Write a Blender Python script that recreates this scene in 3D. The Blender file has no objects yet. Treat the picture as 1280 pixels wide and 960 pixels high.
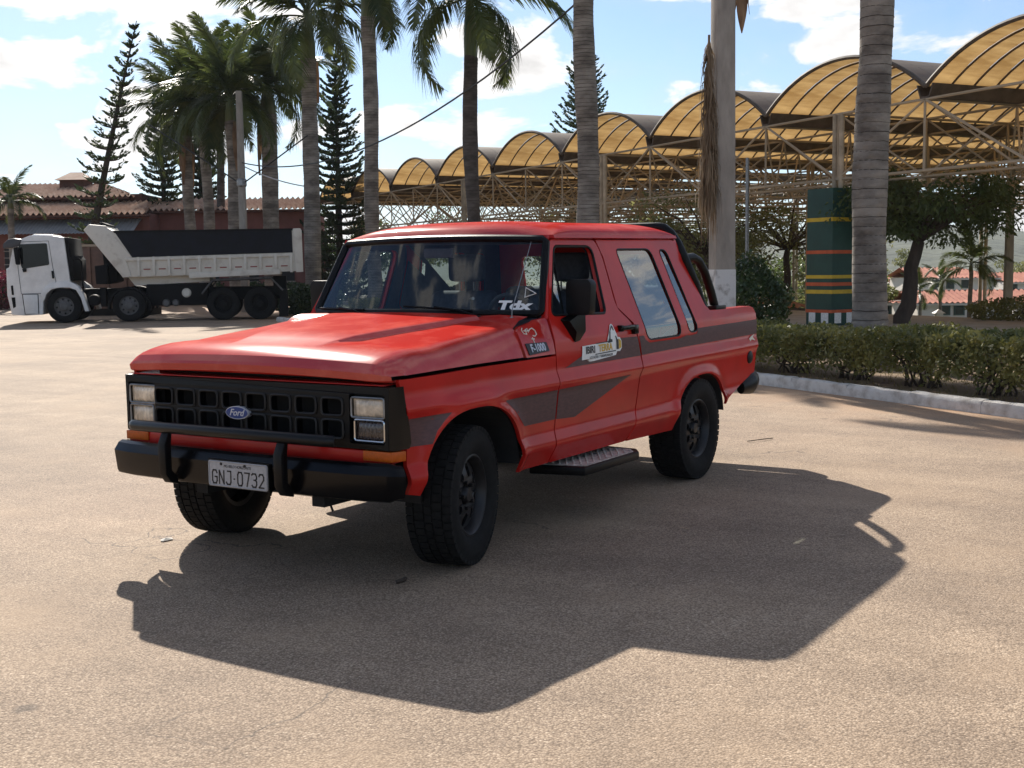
import bpy, bmesh, math, random
import numpy as np
from mathutils import Vector, Matrix
from mathutils.geometry import tessellate_polygon

# ---------------------------------------------------------------- camera
FPX = 1529.3                      # focal length in pixels of a 1280 px wide frame
CAM = np.array([5.1687, 4.3748, 1.5319])
YAW, PIT, ROL = (math.radians(v) for v in (211.779, -5.453, -0.677))
_f = np.array([math.cos(YAW)*math.cos(PIT), math.sin(YAW)*math.cos(PIT), math.sin(PIT)])
_r = np.array([math.sin(YAW), -math.cos(YAW), 0.0])
_u = np.cross(_r, _f)
_c, _s = math.cos(ROL), math.sin(ROL)
_r, _u = _c*_r + _s*_u, -_s*_r + _c*_u
sc = bpy.context.scene
COL = sc.collection
cd = bpy.data.cameras.new('camera')
cam = bpy.data.objects.new('camera', cd)
COL.objects.link(cam)
cd.sensor_width = 36.0
cd.lens = FPX/1280*36.0
cd.clip_start = 0.05
cd.clip_end = 6000
cam.matrix_world = Matrix(((_r[0], _u[0], -_f[0], CAM[0]), (_r[1], _u[1], -_f[1], CAM[1]),
                           (_r[2], _u[2], -_f[2], CAM[2]), (0, 0, 0, 1)))
sc.camera = cam

# ---------------------------------------------------------------- sky, sun, exposure
SUN_DIR = Vector((-1.05, -1.20, 1.0)).normalized()        # towards the sun
SUN_EL = math.asin(SUN_DIR.z)
SUN_AZ = math.atan2(SUN_DIR.y, SUN_DIR.x)
w = bpy.data.worlds.new('World'); sc.world = w; w.use_nodes = True
wt = w.node_tree; wt.nodes.clear()
def WN(t, **k):
    n = wt.nodes.new(t)
    for a, b in k.items(): setattr(n, a, b)
    return n
def wl(a, b): wt.links.new(a, b)
def wmath(op, a, b=None, clamp=False):
    n = WN('ShaderNodeMath', operation=op, use_clamp=clamp)
    for i, v in enumerate((a, b)):
        if v is None: continue
        if isinstance(v, (int, float)): n.inputs[i].default_value = v
        else: wl(v, n.inputs[i])
    return n.outputs[0]
sky = WN('ShaderNodeTexSky', sky_type='NISHITA', sun_disc=False)
sky.sun_elevation = SUN_EL
sky.sun_rotation = math.pi/2 - SUN_AZ
sky.air_density = 1.0; sky.dust_density = 0.6; sky.ozone_density = 1.6; sky.altitude = 800
tc = WN('ShaderNodeTexCoord')
sep = WN('ShaderNodeSeparateXYZ'); wl(tc.outputs['Generated'], sep.inputs[0])
mp = WN('ShaderNodeMapping'); mp.inputs['Scale'].default_value = (1, 1, 2.3); mp.inputs['Location'].default_value = (0.35, 0.12, 0.04)
wl(tc.outputs['Generated'], mp.inputs['Vector'])
nA = WN('ShaderNodeTexNoise'); nA.inputs['Scale'].default_value = 8.5; nA.inputs['Detail'].default_value = 10; nA.inputs['Roughness'].default_value = 0.56
nA.inputs['Distortion'].default_value = 0.25
wl(mp.outputs[0], nA.inputs['Vector'])
nB = WN('ShaderNodeTexNoise'); nB.inputs['Scale'].default_value = 2.0; nB.inputs['Detail'].default_value = 3
wl(mp.outputs[0], nB.inputs['Vector'])
dsun = WN('ShaderNodeVectorMath', operation='DOT_PRODUCT'); wl(tc.outputs['Generated'], dsun.inputs[0]); dsun.inputs[1].default_value = SUN_DIR
cs = wmath('MAXIMUM', dsun.outputs['Value'], 0.0)
near = wmath('POWER', cs, 10.0)                          # forward scattering around the sun
base = wmath('ADD', wmath('MULTIPLY', nA.outputs['Fac'], 0.72), wmath('MULTIPLY', nB.outputs['Fac'], 0.28))
base = wmath('ADD', base, wmath('MULTIPLY', near, 0.05))
def ramp(src, stops):
    r = WN('ShaderNodeValToRGB'); wl(src, r.inputs[0])
    e = r.color_ramp.elements
    e[0].position, e[0].color = stops[0][0], (*[stops[0][1]]*3, 1)
    e[1].position, e[1].color = stops[1][0], (*[stops[1][1]]*3, 1)
    for p, v in stops[2:]:
        q = e.new(p); q.color = (v, v, v, 1)
    return r.outputs[0]
cover = ramp(base, [(0.530, 0.0), (0.572, 1.0)])
veil = ramp(base, [(0.44, 0.0), (0.60, 0.50)])
thick = ramp(base, [(0.56, 1.0), (0.72, 0.55)])           # thick clouds are greyer in the middle
hz = wmath('POWER', wmath('SUBTRACT', 1.0, wmath('ABSOLUTE', sep.outputs['Z']), True), 9.0)
lum = wmath('MULTIPLY', thick, wmath('ADD', 9.6, wmath('MULTIPLY', near, 3.5)))
ccol = WN('ShaderNodeCombineXYZ')
wl(wmath('MULTIPLY', lum, 1.02), ccol.inputs[0]); wl(lum, ccol.inputs[1]); wl(wmath('MULTIPLY', lum, 0.985), ccol.inputs[2])
mx0 = WN('ShaderNodeMix', data_type='RGBA'); wl(wmath('MULTIPLY', veil, 0.62), mx0.inputs['Factor'])
tint = WN('ShaderNodeMix', data_type='RGBA', blend_type='MULTIPLY'); tint.inputs[0].default_value = 1.0
tint.inputs[7].default_value = (0.86, 1.0, 1.16, 1); wl(sky.outputs[0], tint.inputs[6])
wl(tint.outputs[2], mx0.inputs[6]); mx0.inputs[7].default_value = (6.2, 7.2, 8.4, 1)
mxh = WN('ShaderNodeMix', data_type='RGBA'); wl(wmath('MULTIPLY', hz, wmath('ADD', 0.55, wmath('MULTIPLY', near, 0.45), True)), mxh.inputs['Factor'])
wl(mx0.outputs[2], mxh.inputs[6]); mxh.inputs[7].default_value = (8.0, 9.2, 10.5, 1)
mx1 = WN('ShaderNodeMix', data_type='RGBA'); wl(cover, mx1.inputs['Factor'])
wl(mxh.outputs[2], mx1.inputs[6]); wl(ccol.outputs[0], mx1.inputs[7])
bg = WN('ShaderNodeBackground'); bg.inputs['Strength'].default_value = 0.066
wl(mx1.outputs[2], bg.inputs['Color'])
wo = WN('ShaderNodeOutputWorld'); wl(bg.outputs[0], wo.inputs['Surface'])
w.cycles.sampling_method = 'MANUAL'; w.cycles.sample_map_resolution = 1024

sl = bpy.data.lights.new('sun', 'SUN'); sl.energy = 5.0; sl.angle = math.radians(0.53); sl.color = (1.0, 0.93, 0.83)
so = bpy.data.objects.new('sun', sl); COL.objects.link(so)
so.rotation_euler = (-SUN_DIR).to_track_quat('-Z', 'Y').to_euler(); so.location = (0, 0, 30)
sc.view_settings.view_transform = 'Standard'; sc.view_settings.look = 'None'
sc.view_settings.gamma = 1.0; sc.view_settings.use_curve_mapping = False
sc.view_settings.exposure = 0.76
sc.cycles.max_bounces = 8; sc.cycles.transparent_max_bounces = 24
sc.cycles.volume_bounces = 0

# ---------------------------------------------------------------- frames of the place
F2 = np.array([math.cos(YAW), math.sin(YAW)]); R2 = np.array([math.sin(YAW), -math.cos(YAW)])
def LD(lat, dep, z=0.0):                # metres right of / beyond the standpoint of the photographer
    p = CAM[:2] + lat*R2 + dep*F2
    return Vector((p[0], p[1], z))
def PX(px, dep): return (px-640)/FPX*dep
def HZ(px): return 334.0 - (px-640)*0.01182
def ZP(px, py, dep): return 1.532 + (HZ(px)-py)/FPX*dep*0.997
AL = np.array([0.9, 0.4358]); BL = np.array([-0.4358, 0.9])       # across / along the kerb and the canopy, in (lat, dep)
def AB(a, b, z=0.0):
    q = a*AL + b*BL
    return LD(q[0], q[1], z)
ROT_LD = YAW - math.pi/2                # z rotation that turns local x to the right, local y away
ROT_AB = math.atan2((AB(1, 0)-AB(0, 0)).y, (AB(1, 0)-AB(0, 0)).x)   # local x = across, local y = along
def ground_z(a, b):
    t = min(max((a-24.8)/9.0, 0), 1); s = t*t*(3-2*t)
    return -4.3*s

# ---------------------------------------------------------------- mesh helpers
rng = np.random.default_rng(7); random.seed(7)
MATS = {}
class MB:
    def __init__(s): s.v = []; s.f = []
    def add(s, vs, fs):
        o = len(s.v); s.v += [tuple(p) for p in vs]; s.f += [tuple(i+o for i in f) for f in fs]; return s
    def box(s, x0, x1, y0, y1, z0, z1):
        return s.add([(x, y, z) for x in (x0, x1) for y in (y0, y1) for z in (z0, z1)],
                     [(0, 1, 3, 2), (4, 6, 7, 5), (0, 4, 5, 1), (2, 3, 7, 6), (0, 2, 6, 4), (1, 5, 7, 3)])
    def prism(s, poly, axis, d0, d1):
        """poly in the two other axes (x,z for axis y; y,z for x; x,y for z)"""
        def P(p, d):
            return {'y': (p[0], d, p[1]), 'x': (d, p[0], p[1]), 'z': (p[0], p[1], d)}[axis]
        n = len(poly)
        if n > 4:
            tr = [tuple(t) for t in tessellate_polygon([[Vector((p[0], p[1], 0)) for p in poly]])]
            caps = tr+[tuple(i+n for i in t)[::-1] for t in tr]
        else: caps = [tuple(range(n))[::-1], tuple(range(n, 2*n))]
        return s.add([P(p, d0) for p in poly]+[P(p, d1) for p in poly], caps+[(i, (i+1) % n, n+(i+1) % n, n+i) for i in range(n)])
    def tube(s, pts, r, n=8, caps=True, closed=False):
        P = [Vector(p) for p in pts]; m = len(P); o = len(s.v)
        rr = r if hasattr(r, '__len__') else [r]*m
        up = Vector((0, 0, 1)); prev = None
        for i in range(m):
            t = (P[(i+1) % m]-P[i-1]) if closed else (P[min(i+1, m-1)]-P[max(i-1, 0)])
            t.normalize()
            if prev is None:
                a = t.cross(up)
                if a.length < 1e-3: a = t.cross(Vector((1, 0, 0)))
            else: a = prev - t*prev.dot(t)
            a.normalize(); prev = a; b = t.cross(a)
            for k in range(n):
                q = 2*math.pi*k/n
                s.v.append(tuple(P[i]+(a*math.cos(q)+b*math.sin(q))*rr[i]))
        for i in range(m if closed else m-1):
            j = (i+1) % m
            for k in range(n):
                s.f.append((o+i*n+k, o+i*n+(k+1) % n, o+j*n+(k+1) % n, o+j*n+k))
        if caps and not closed:
            s.f.append(tuple(o+k for k in range(n))[::-1]); s.f.append(tuple(o+(m-1)*n+k for k in range(n)))
        return s
    def bar(s, p, q, w, h=None):
        """square-section bar"""
        h = h or w; P, Q = Vector(p), Vector(q); t = (Q-P).normalized()
        a = t.cross(Vector((0, 0, 1)))
        if a.length < 1e-3: a = Vector((1, 0, 0))
        a.normalize(); b = a.cross(t)
        c = [a*(w/2)*i+b*(h/2)*j for i, j in ((-1, -1), (1, -1), (1, 1), (-1, 1))]
        return s.add([P+k for k in c]+[Q+k for k in c], [(0, 3, 2, 1), (4, 5, 6, 7)]+[(i, (i+1) % 4, 4+(i+1) % 4, 4+i) for i in range(4)])
    def lathe(s, prof, n=32, axis='y', origin=(0, 0, 0), closed=False):
        """prof: list of (radius, along)"""
        o = len(s.v); m = len(prof)
        for r, h in prof:
            for k in range(n):
                q = 2*math.pi*k/n; c, d = r*math.cos(q), r*math.sin(q)
                p = {'y': (c, h, d), 'x': (h, c, d), 'z': (c, d, h)}[axis]
                s.v.append(tuple(p[i]+origin[i] for i in range(3)))
        for i in range(m if closed else m-1):
            j = (i+1) % m
            for k in range(n): s.f.append((o+i*n+k, o+j*n+k, o+j*n+(k+1) % n, o+i*n+(k+1) % n))
        return s
    def grid(s, rows, close=False):
        o = len(s.v); m = len(rows); n = len(rows[0])
        for r in rows: s.v += [tuple(p) for p in r]
        for i in range(m-1):
            for k in range(n-1): s.f.append((o+i*n+k, o+i*n+k+1, o+(i+1)*n+k+1, o+(i+1)*n+k))
        return s
    def mesh(s, name, bevel=0, seg=2, angle=35, smooth=None, weld=True, sharp=40):
        me = bpy.data.meshes.new(name); bm = bmesh.new()
        vs = [bm.verts.new(p) for p in s.v]
        for f in s.f:
            try: bm.faces.new([vs[i] for i in f])
            except ValueError: pass
        if weld: bmesh.ops.remove_doubles(bm, verts=bm.verts, dist=1e-5)
        bmesh.ops.recalc_face_normals(bm, faces=bm.faces)
        if bevel:
            es = [e for e in bm.edges if len(e.link_faces) == 2 and e.calc_face_angle(0) > math.radians(angle)]
            bmesh.ops.bevel(bm, geom=es, offset=bevel, segments=seg, profile=0.6, affect='EDGES', clamp_overlap=True)
        bm.to_mesh(me); bm.free()
        if smooth is None: smooth = bool(bevel)
        if smooth:
            me.polygons.foreach_set('use_smooth', [True]*len(me.polygons))
            try: me.set_sharp_from_angle(angle=math.radians(sharp))
            except Exception: pass
        return me
    def build(s, name, mat, parent=None, **k):
        return obj(name, s.mesh(name, **k), mat, parent)
def obj(name, me, mat, parent=None):
    o = bpy.data.objects.new(name, me); COL.objects.link(o)
    if mat is not None and len(me.materials) == 0: me.materials.append(MATS[mat] if isinstance(mat, str) else mat)
    if parent: o.parent = parent
    return o
def tag(o, label=None, cat=None, group=None, kind=None):
    if label: o['label'] = label
    if cat: o['category'] = cat
    if group: o['group'] = group
    if kind: o['kind'] = kind
    return o
def empty(name, loc=(0, 0, 0), rz=0.0):
    o = bpy.data.objects.new(name, None); COL.objects.link(o); o.location = loc; o.rotation_euler = (0, 0, rz)
    o.empty_display_size = 0.2
    return o
def fastmesh(name, V, F):
    """V (n,3), F (m,k) numpy, all faces with k corners"""
    me = bpy.data.meshes.new(name); V = np.asarray(V, np.float32); F = np.asarray(F, np.int32); k = F.shape[1]
    me.vertices.add(len(V)); me.vertices.foreach_set('co', V.ravel())
    me.loops.add(F.size); me.loops.foreach_set('vertex_index', F.ravel())
    me.polygons.add(len(F)); me.polygons.foreach_set('loop_start', np.arange(len(F), dtype=np.int32)*k)
    me.polygons.foreach_set('loop_total', np.full(len(F), k, np.int32))
    me.update(calc_edges=True); return me
def copy_tree(o, parent=None):
    c = o.copy(); COL.objects.link(c); c.parent = parent
    for ch in list(o.children): copy_tree(ch, c)
    return c
def text_mesh(name, body, size, extrude=0.0, mat=None, parent=None, M=None, align='CENTER', sx=1.0, shear=0.0, bold=0.0):
    cu = bpy.data.curves.new(name, 'FONT'); cu.body = body; cu.size = size; cu.extrude = extrude
    cu.align_x = align; cu.align_y = 'CENTER'; cu.shear = shear; cu.offset = bold; cu.resolution_u = 3
    t = bpy.data.objects.new('tmp', cu); COL.objects.link(t)
    dg = bpy.context.evaluated_depsgraph_get()
    me = bpy.data.meshes.new_from_object(t.evaluated_get(dg))
    bpy.data.objects.remove(t)
    me.name = name
    T = (M or Matrix.Identity(4)) @ Matrix.Diagonal((sx, 1, 1, 1))
    me.transform(T)
    me.materials.clear()
    return obj(name, me, mat, parent)

# ---------------------------------------------------------------- materials
def mat(name, color, rough=0.6, metal=0.0, var=0.0, scale=8.0, bump=0.0, bscale=60.0, color2=None, coat=0.0, spec=None,
        trans=0.0, rand=0.0, detail=6, coords='Object', emis=None, bdist=0.01, stretch=None, lo=0.35, hi=0.65):
    m = bpy.data.materials.new(name); m.use_nodes = True; nt = m.node_tree; N = nt.nodes; L = nt.links
    b = N['Principled BSDF']; b.inputs['Roughness'].default_value = rough; b.inputs['Metallic'].default_value = metal
    b.inputs['Base Color'].default_value = (*color, 1)
    if spec is not None: b.inputs['Specular IOR Level'].default_value = spec
    if coat: b.inputs['Coat Weight'].default_value = coat; b.inputs['Coat Roughness'].default_value = 0.12
    src = None
    if var or color2 or bump:
        t = N.new('ShaderNodeTexCoord'); vec = t.outputs[coords]
        if stretch:
            mm = N.new('ShaderNodeMapping'); mm.inputs['Scale'].default_value = stretch; L.new(vec, mm.inputs['Vector']); vec = mm.outputs[0]
    if var or color2:
        n = N.new('ShaderNodeTexNoise'); n.inputs['Scale'].default_value = scale; n.inputs['Detail'].default_value = detail
        n.inputs['Roughness'].default_value = 0.6
        L.new(vec, n.inputs['Vector'])
        r = N.new('ShaderNodeValToRGB'); L.new(n.outputs['Fac'], r.inputs[0])
        c1 = color2 or tuple(min(1, c*(1+var)) for c in color); c0 = color if color2 else tuple(c*(1-var) for c in color)
        r.color_ramp.elements[0].position = lo; r.color_ramp.elements[0].color = (*c0, 1)
        r.color_ramp.elements[1].position = hi; r.color_ramp.elements[1].color = (*c1, 1)
        src = r.outputs[0]
    if rand:
        oi = N.new('ShaderNodeObjectInfo'); h = N.new('ShaderNodeHueSaturation')
        mr = N.new('ShaderNodeMapRange'); mr.inputs[3].default_value = 1-rand; mr.inputs[4].default_value = 1+rand
        L.new(oi.outputs['Random'], mr.inputs[0]); L.new(mr.outputs[0], h.inputs['Value'])
        if src: L.new(src, h.inputs['Color'])
        else: h.inputs['Color'].default_value = (*color, 1)
        src = h.outputs[0]
    if src: L.new(src, b.inputs['Base Color'])
    if bump:
        n2 = N.new('ShaderNodeTexNoise'); n2.inputs['Scale'].default_value = bscale; n2.inputs['Detail'].default_value = 5
        L.new(vec, n2.inputs['Vector'])
        bp = N.new('ShaderNodeBump'); bp.inputs['Strength'].default_value = bump; bp.inputs['Distance'].default_value = bdist
        L.new(n2.outputs['Fac'], bp.inputs['Height']); L.new(bp.outputs[0], b.inputs['Normal'])
    if trans:
        tr = N.new('ShaderNodeBsdfTranslucent'); mxs = N.new('ShaderNodeMixShader'); mxs.inputs[0].default_value = trans
        if src: L.new(src, tr.inputs['Color'])
        else: tr.inputs['Color'].default_value = (*color, 1)
        L.new(b.outputs[0], mxs.inputs[1]); L.new(tr.outputs[0], mxs.inputs[2]); L.new(mxs.outputs[0], N['Material Output'].inputs['Surface'])
    MATS[name] = m; return m
def glass(name, tint, ior=1.5, rough=0.0):
    m = bpy.data.materials.new(name); m.use_nodes = True; nt = m.node_tree; N = nt.nodes; L = nt.links
    N.remove(N['Principled BSDF'])
    t = N.new('ShaderNodeBsdfTransparent'); t.inputs[0].default_value = (*tint, 1)
    g = N.new('ShaderNodeBsdfGlossy'); g.inputs['Roughness'].default_value = rough; g.inputs['Color'].default_value = (1, 1, 1, 1)
    f = N.new('ShaderNodeFresnel'); gm_ = N.new('ShaderNodeNewGeometry'); mr_ = N.new('ShaderNodeMapRange')     # same reflectance from both sides of the pane
    mr_.inputs[3].default_value = ior; mr_.inputs[4].default_value = 1/ior; L.new(gm_.outputs['Backfacing'], mr_.inputs[0]); L.new(mr_.outputs[0], f.inputs['IOR'])
    x = N.new('ShaderNodeMixShader'); L.new(f.outputs[0], x.inputs[0]); L.new(t.outputs[0], x.inputs[1]); L.new(g.outputs[0], x.inputs[2])
    L.new(x.outputs[0], N['Material Output'].inputs['Surface']); MATS[name] = m; return m

mat('black_plastic', (0.0035, 0.0035, 0.0038), 0.40, var=0.3, scale=20, bump=0.08, bscale=300, spec=0.2)
mat('black_gloss', (0.0025, 0.0025, 0.003), 0.2, spec=0.28, var=0.3, scale=12)
mat('grille_edge', (0.020, 0.019, 0.018), 0.45, spec=0.3)
mat('bar_black', (0.0035, 0.0035, 0.004), 0.36, color2=(0.16, 0.15, 0.14), scale=26, lo=0.70, hi=0.76, spec=0.3, stretch=(1, 1.4, 1))
mat('rubber', (0.0085, 0.0083, 0.008), 0.85, spec=0.25, var=0.35, scale=30, bump=0.3, bscale=200, bdist=0.002)
mat('rim_black', (0.011, 0.011, 0.012), 0.42, spec=0.4, var=0.3, scale=30)
mat('interior', (0.034, 0.037, 0.044), 0.8, var=0.2, scale=30)
mat('seat_cloth', (0.050, 0.058, 0.078), 0.9, var=0.2, scale=40, bump=0.2, bscale=200)
mat('underbody', (0.012, 0.012, 0.012), 0.9, var=0.3, scale=12)
mat('chrome', (0.6, 0.6, 0.6), 0.15, metal=1.0)
mat('steel', (0.25, 0.25, 0.25), 0.4, metal=0.8, var=0.2, scale=20)
mat('white_decal', (0.78, 0.78, 0.75), 0.5, var=0.06, scale=30)
mat('cream_decal', (0.72, 0.68, 0.58), 0.5, var=0.08, scale=60)
mat('yellow_decal', (0.62, 0.38, 0.04), 0.5, var=0.12, scale=80)
mat('black_decal', (0.012, 0.012, 0.014), 0.5)
mat('plate_grey', (0.40, 0.39, 0.39), 0.45, var=0.10, scale=60)
mat('plate_letter', (0.015, 0.012, 0.012), 0.5)
mat('logo_blue', (0.010, 0.045, 0.20), 0.3)
mat('logo_silver', (0.55, 0.57, 0.62), 0.35, metal=0.3)
mat('amber', (0.46, 0.085, 0.004), 0.3, var=0.12, scale=60, spec=0.3)
mat('lamp_lens', (0.66, 0.54, 0.40), 0.16, var=0.40, scale=14, coat=0.8, bump=0.15, bscale=90)
mat('lamp_dark', (0.05, 0.035, 0.03), 0.2, var=0.5, scale=40, coat=0.8, bump=0.4, bscale=90)
glass('windscreen_glass', (0.88, 0.93, 0.94), 1.5)
glass('tinted_glass', (0.52, 0.59, 0.59), 2.5)
glass('truck_glass', (0.06, 0.07, 0.07), 1.5)
# ================================================================ the red pickup
mat('red_paint', (0.47, 0.017, 0.012), 0.22, var=0.15, scale=2.2, coat=0.0, spec=0.26, bump=0.02, bscale=3.0, bdist=0.01)
mat('red_paint_faded', (0.46, 0.021, 0.014), 0.6, scale=4.2, color2=(0.56, 0.068, 0.048), coat=0.0, spec=0.0, bump=0.02, bscale=3.0, bdist=0.01, lo=0.44, hi=0.66)
_m = MATS['red_paint_faded']; _n = _m.node_tree.nodes; _l = _m.node_tree.links      # chalky oxidised paint: a weak, angle-independent sheen
_gl = _n.new('ShaderNodeBsdfGlossy'); _gl.inputs['Roughness'].default_value = 0.16; _ms = _n.new('ShaderNodeMixShader'); _ms.inputs[0].default_value = 0.10
_l.new(_n['Principled BSDF'].outputs[0], _ms.inputs[1]); _l.new(_gl.outputs[0], _ms.inputs[2]); _l.new(_ms.outputs[0], _n['Material Output'].inputs['Surface'])
mat('stripe_vinyl', (0.060, 0.024, 0.024), 0.55, scale=26, color2=(0.105, 0.042, 0.04), stretch=(1, 1, 3))
mat('step_plate', (0.55, 0.50, 0.44), 0.5, metal=0.15, var=0.35, scale=25)
pk = empty('pickup_truck', (0, 0, 0))
tag(pk, 'faded red pickup truck with black grille and dark side stripes parked on the asphalt', 'pickup truck')

SEC = [(0.36, 0.865), (0.43, 0.895), (0.515, 0.940), (0.545, 0.940), (0.605, 0.922), (0.72, 0.928), (0.83, 0.934), (0.868, 0.951), (0.884, 0.951),
       (0.948, 0.930), (1.04, 0.930), (1.12, 0.924), (1.20, 0.901), (1.70, 0.756), (1.80, 0.727)]
_sz = np.array([p[0] for p in SEC]); _sy = np.array([p[1] for p in SEC])
def sec(z): return float(np.mean(np.interp([z-0.009, z-0.004, z, z+0.004, z+0.009], _sz, _sy)))
ARCH = [(-0.006, 0.480, 0.40, 0.432, 0.030, 2.5), (-2.955, 0.420, 0.37, 0.378, 0.020, 2.5)]   # cx, half width, z0, height, flare, power
def arch_z(k, x):
    cx, hw, z0, h, fl, n = ARCH[k]; d = min(abs(x-cx)/hw, 1.0)
    return z0+h*(1-d**n)**(1/n)
def body_y(x, z):
    y = sec(z)
    if x > 0.30: y -= 0.030*((x-0.30)/0.35)**2
    if -0.90 < x < -0.40 and z > 1.04:
        t = min(1, (x+0.90)/0.055); t = t*t*(3-2*t); y += t*(0.795+0.130*max(0, (1.26-z)/0.21)**0.58-y)
    if x < -3.3: y -= 0.016*((-3.3-x)/0.7)**2
    for cx, hw, z0, h, fl, n in ARCH:
        if abs(x-cx) < hw*1.5:
            q = (abs((x-cx)/hw)**n+(max(z-z0, 0)/h)**n)**(1/n)-1
            y += fl*math.exp(-(q/0.13)**2)
    return y
def arch_pts(k, x_from, x_to, n=26):
    cx, hw, z0, h, fl, p = ARCH[k]; out = []
    t0, t1 = math.acos(max(-1, min(1, (x_from-cx)/hw))), math.acos(max(-1, min(1, (x_to-cx)/hw)))
    for i in range(n+1):
        t = t0+(t1-t0)*i/n
        x = cx+hw*math.copysign(abs(math.cos(t))**(2/p), math.cos(t)); z = z0+h*abs(math.sin(t))**(2/p)
        out.append((x, z))
    return out
def rpoly(pts, r, n=5):
    """round the corners of a 2-D polygon; r one radius or one for each corner"""
    out = []; m = len(pts)
    for i in range(m):
        p = np.array(pts[i]); a = np.array(pts[i-1])-p; b = np.array(pts[(i+1) % m])-p
        rr = r[i] if hasattr(r, '__len__') else r
        la, lb = np.linalg.norm(a), np.linalg.norm(b)
        if rr <= 0: out.append(tuple(p)); continue
        q = min(rr, la*0.48, lb*0.48); a = p+a/la*q; b = p+b/lb*q
        for k in range(n+1):
            t = k/n; out.append(tuple((1-t)**2*a+2*t*(1-t)*p+t*t*b))
    return out
def ccw(p):
    s = sum(p[i-1][0]*p[i][1]-p[i][0]*p[i-1][1] for i in range(len(p)))
    return p if s > 0 else p[::-1]
def panel(name, outer, holes, mt, parent=None, yf=body_y, off=0.0, flange=0.022, side=1, dz=0.03, dx=0.06, smooth=True):
    """a sheet-metal panel: outline and openings in the side view (x, z), laid on the body surface y = yf(x, z)"""
    polys = [ccw(list(outer))]+[ccw(list(h))[::-1] for h in holes]
    tri = tessellate_polygon([[Vector((p[0], p[1], 0)) for p in poly] for poly in polys])
    flat = [p for poly in polys for p in poly]
    bm = bmesh.new(); vs = [bm.verts.new((p[0], 0, p[1])) for p in flat]
    for t in tri:
        try: bm.faces.new([vs[i] for i in t])
        except ValueError: pass
    zs = [p[1] for p in flat]; xs = [p[0] for p in flat]
    cuts = [('z', v) for v in np.arange(min(zs)+dz, max(zs)-1e-3, dz)]+[('z', v) for v in (0.515, 0.545, 0.605, 0.868, 0.884, 0.948) if min(zs) < v < max(zs)]
    cuts += [('x', v) for v in np.arange(min(xs)+dx, max(xs)-1e-3, dx)]
    for ax, v in cuts:
        bmesh.ops.bisect_plane(bm, geom=bm.verts[:]+bm.edges[:]+bm.faces[:], dist=1e-6,
                               plane_co=(0, 0, v) if ax == 'z' else (v, 0, 0), plane_no=(0, 0, 1) if ax == 'z' else (1, 0, 0))
    V = []; idx = {}
    for i, v in enumerate(bm.verts): v.index = i
    V = [(v.co.x, v.co.z) for v in bm.verts]
    F = [[l.vert.index for l in f.loops] for f in bm.faces]
    # boundary edges
    B = [(e.verts[0].index, e.verts[1].index) for e in bm.edges if len(e.link_faces) == 1]
    bm.free()
    e = 0.004
    P = []; Nn = []
    for x, z in V:
        y = yf(x, z)+off
        gx = (yf(x+e, z)-yf(x-e, z))/(2*e); gz = (yf(x, z+e)-yf(x, z-e))/(2*e)
        n = Vector((-gx, 1, -gz)).normalized()
        P.append(Vector((x, y*side, z))); Nn.append(Vector((n.x, n.y*side, n.z)))
    n0 = len(P); faces = []
    for f in F:
        a, b, c = P[f[0]], P[f[1]], P[f[2]]
        faces.append(f if (b-a).cross(c-a).y*side > 0 else f[::-1])
    ns = len(faces)
    if flange:
        for i, j in B:
            k = len(P); d = Vector((0, -flange*side, 0))
            P += [P[i].copy(), P[j].copy(), P[j]+d, P[i]+d]; faces.append([k, k+1, k+2, k+3])
    me = bpy.data.meshes.new(name); me.from_pydata([tuple(p) for p in P], [], faces); me.update()
    if smooth:
        me.polygons.foreach_set('use_smooth', [True]*len(faces))
        nor = []
        for p in me.polygons:
            for li in p.loop_indices:
                vi = me.loops[li].vertex_index
                nor.append(tuple(Nn[vi]) if vi < n0 else tuple(p.normal))
        me.normals_split_custom_set(nor)
    return obj(name, me, mt, parent)
def seal(name, poly, r, mt, parent, yf=body_y, off=0.0, side=1, n=6):
    return MB().tube([(x, (yf(x, z)+off)*side, z) for x, z in poly], r, n, closed=True).build(name, mt, parent, smooth=True)

# outlines measured in the side view (x forward of the front axle, z above the ground)
fender_out = [(0.61, 1.030), (0.575, 0.86), (0.560, 0.70), (0.560, 0.60), (0.545, 0.455), (0.474, 0.44)]+arch_pts(0, 0.472, -0.484)[1:-1] + \
             [(-0.486, 0.415), (-0.865, 0.412), (-0.872, 0.55), (-0.906, 0.85), (-0.896, 1.034)]
cowl_out = [(-0.572, 1.046), (-0.893, 1.046), (-0.885, 1.13), (-0.885, 1.252), (-0.80, 1.232), (-0.62, 1.212), (-0.572, 1.19)]
door_out = rpoly([(-0.900, 1.262), (-1.142, 1.700), (-1.700, 1.700), (-1.745, 1.60), (-1.758, 1.27), (-1.925, 1.165), (-2.004, 0.95), (-1.935, 0.62), (-1.868, 0.412), (-0.878, 0.412), (-0.884, 0.55), (-0.918, 0.85), (-0.898, 1.13)],
                 [0.02, 0.03, 0.05, 0.1, 0.06, 0.08, 0.05, 0.1, 0.04, 0.02, 0.02, 0.1, 0.1])
door_win = rpoly([(-0.935, 1.262), (-1.172, 1.660), (-1.640, 1.658), (-1.605, 1.245)], [0.05, 0.045, 0.07, 0.04])
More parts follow.
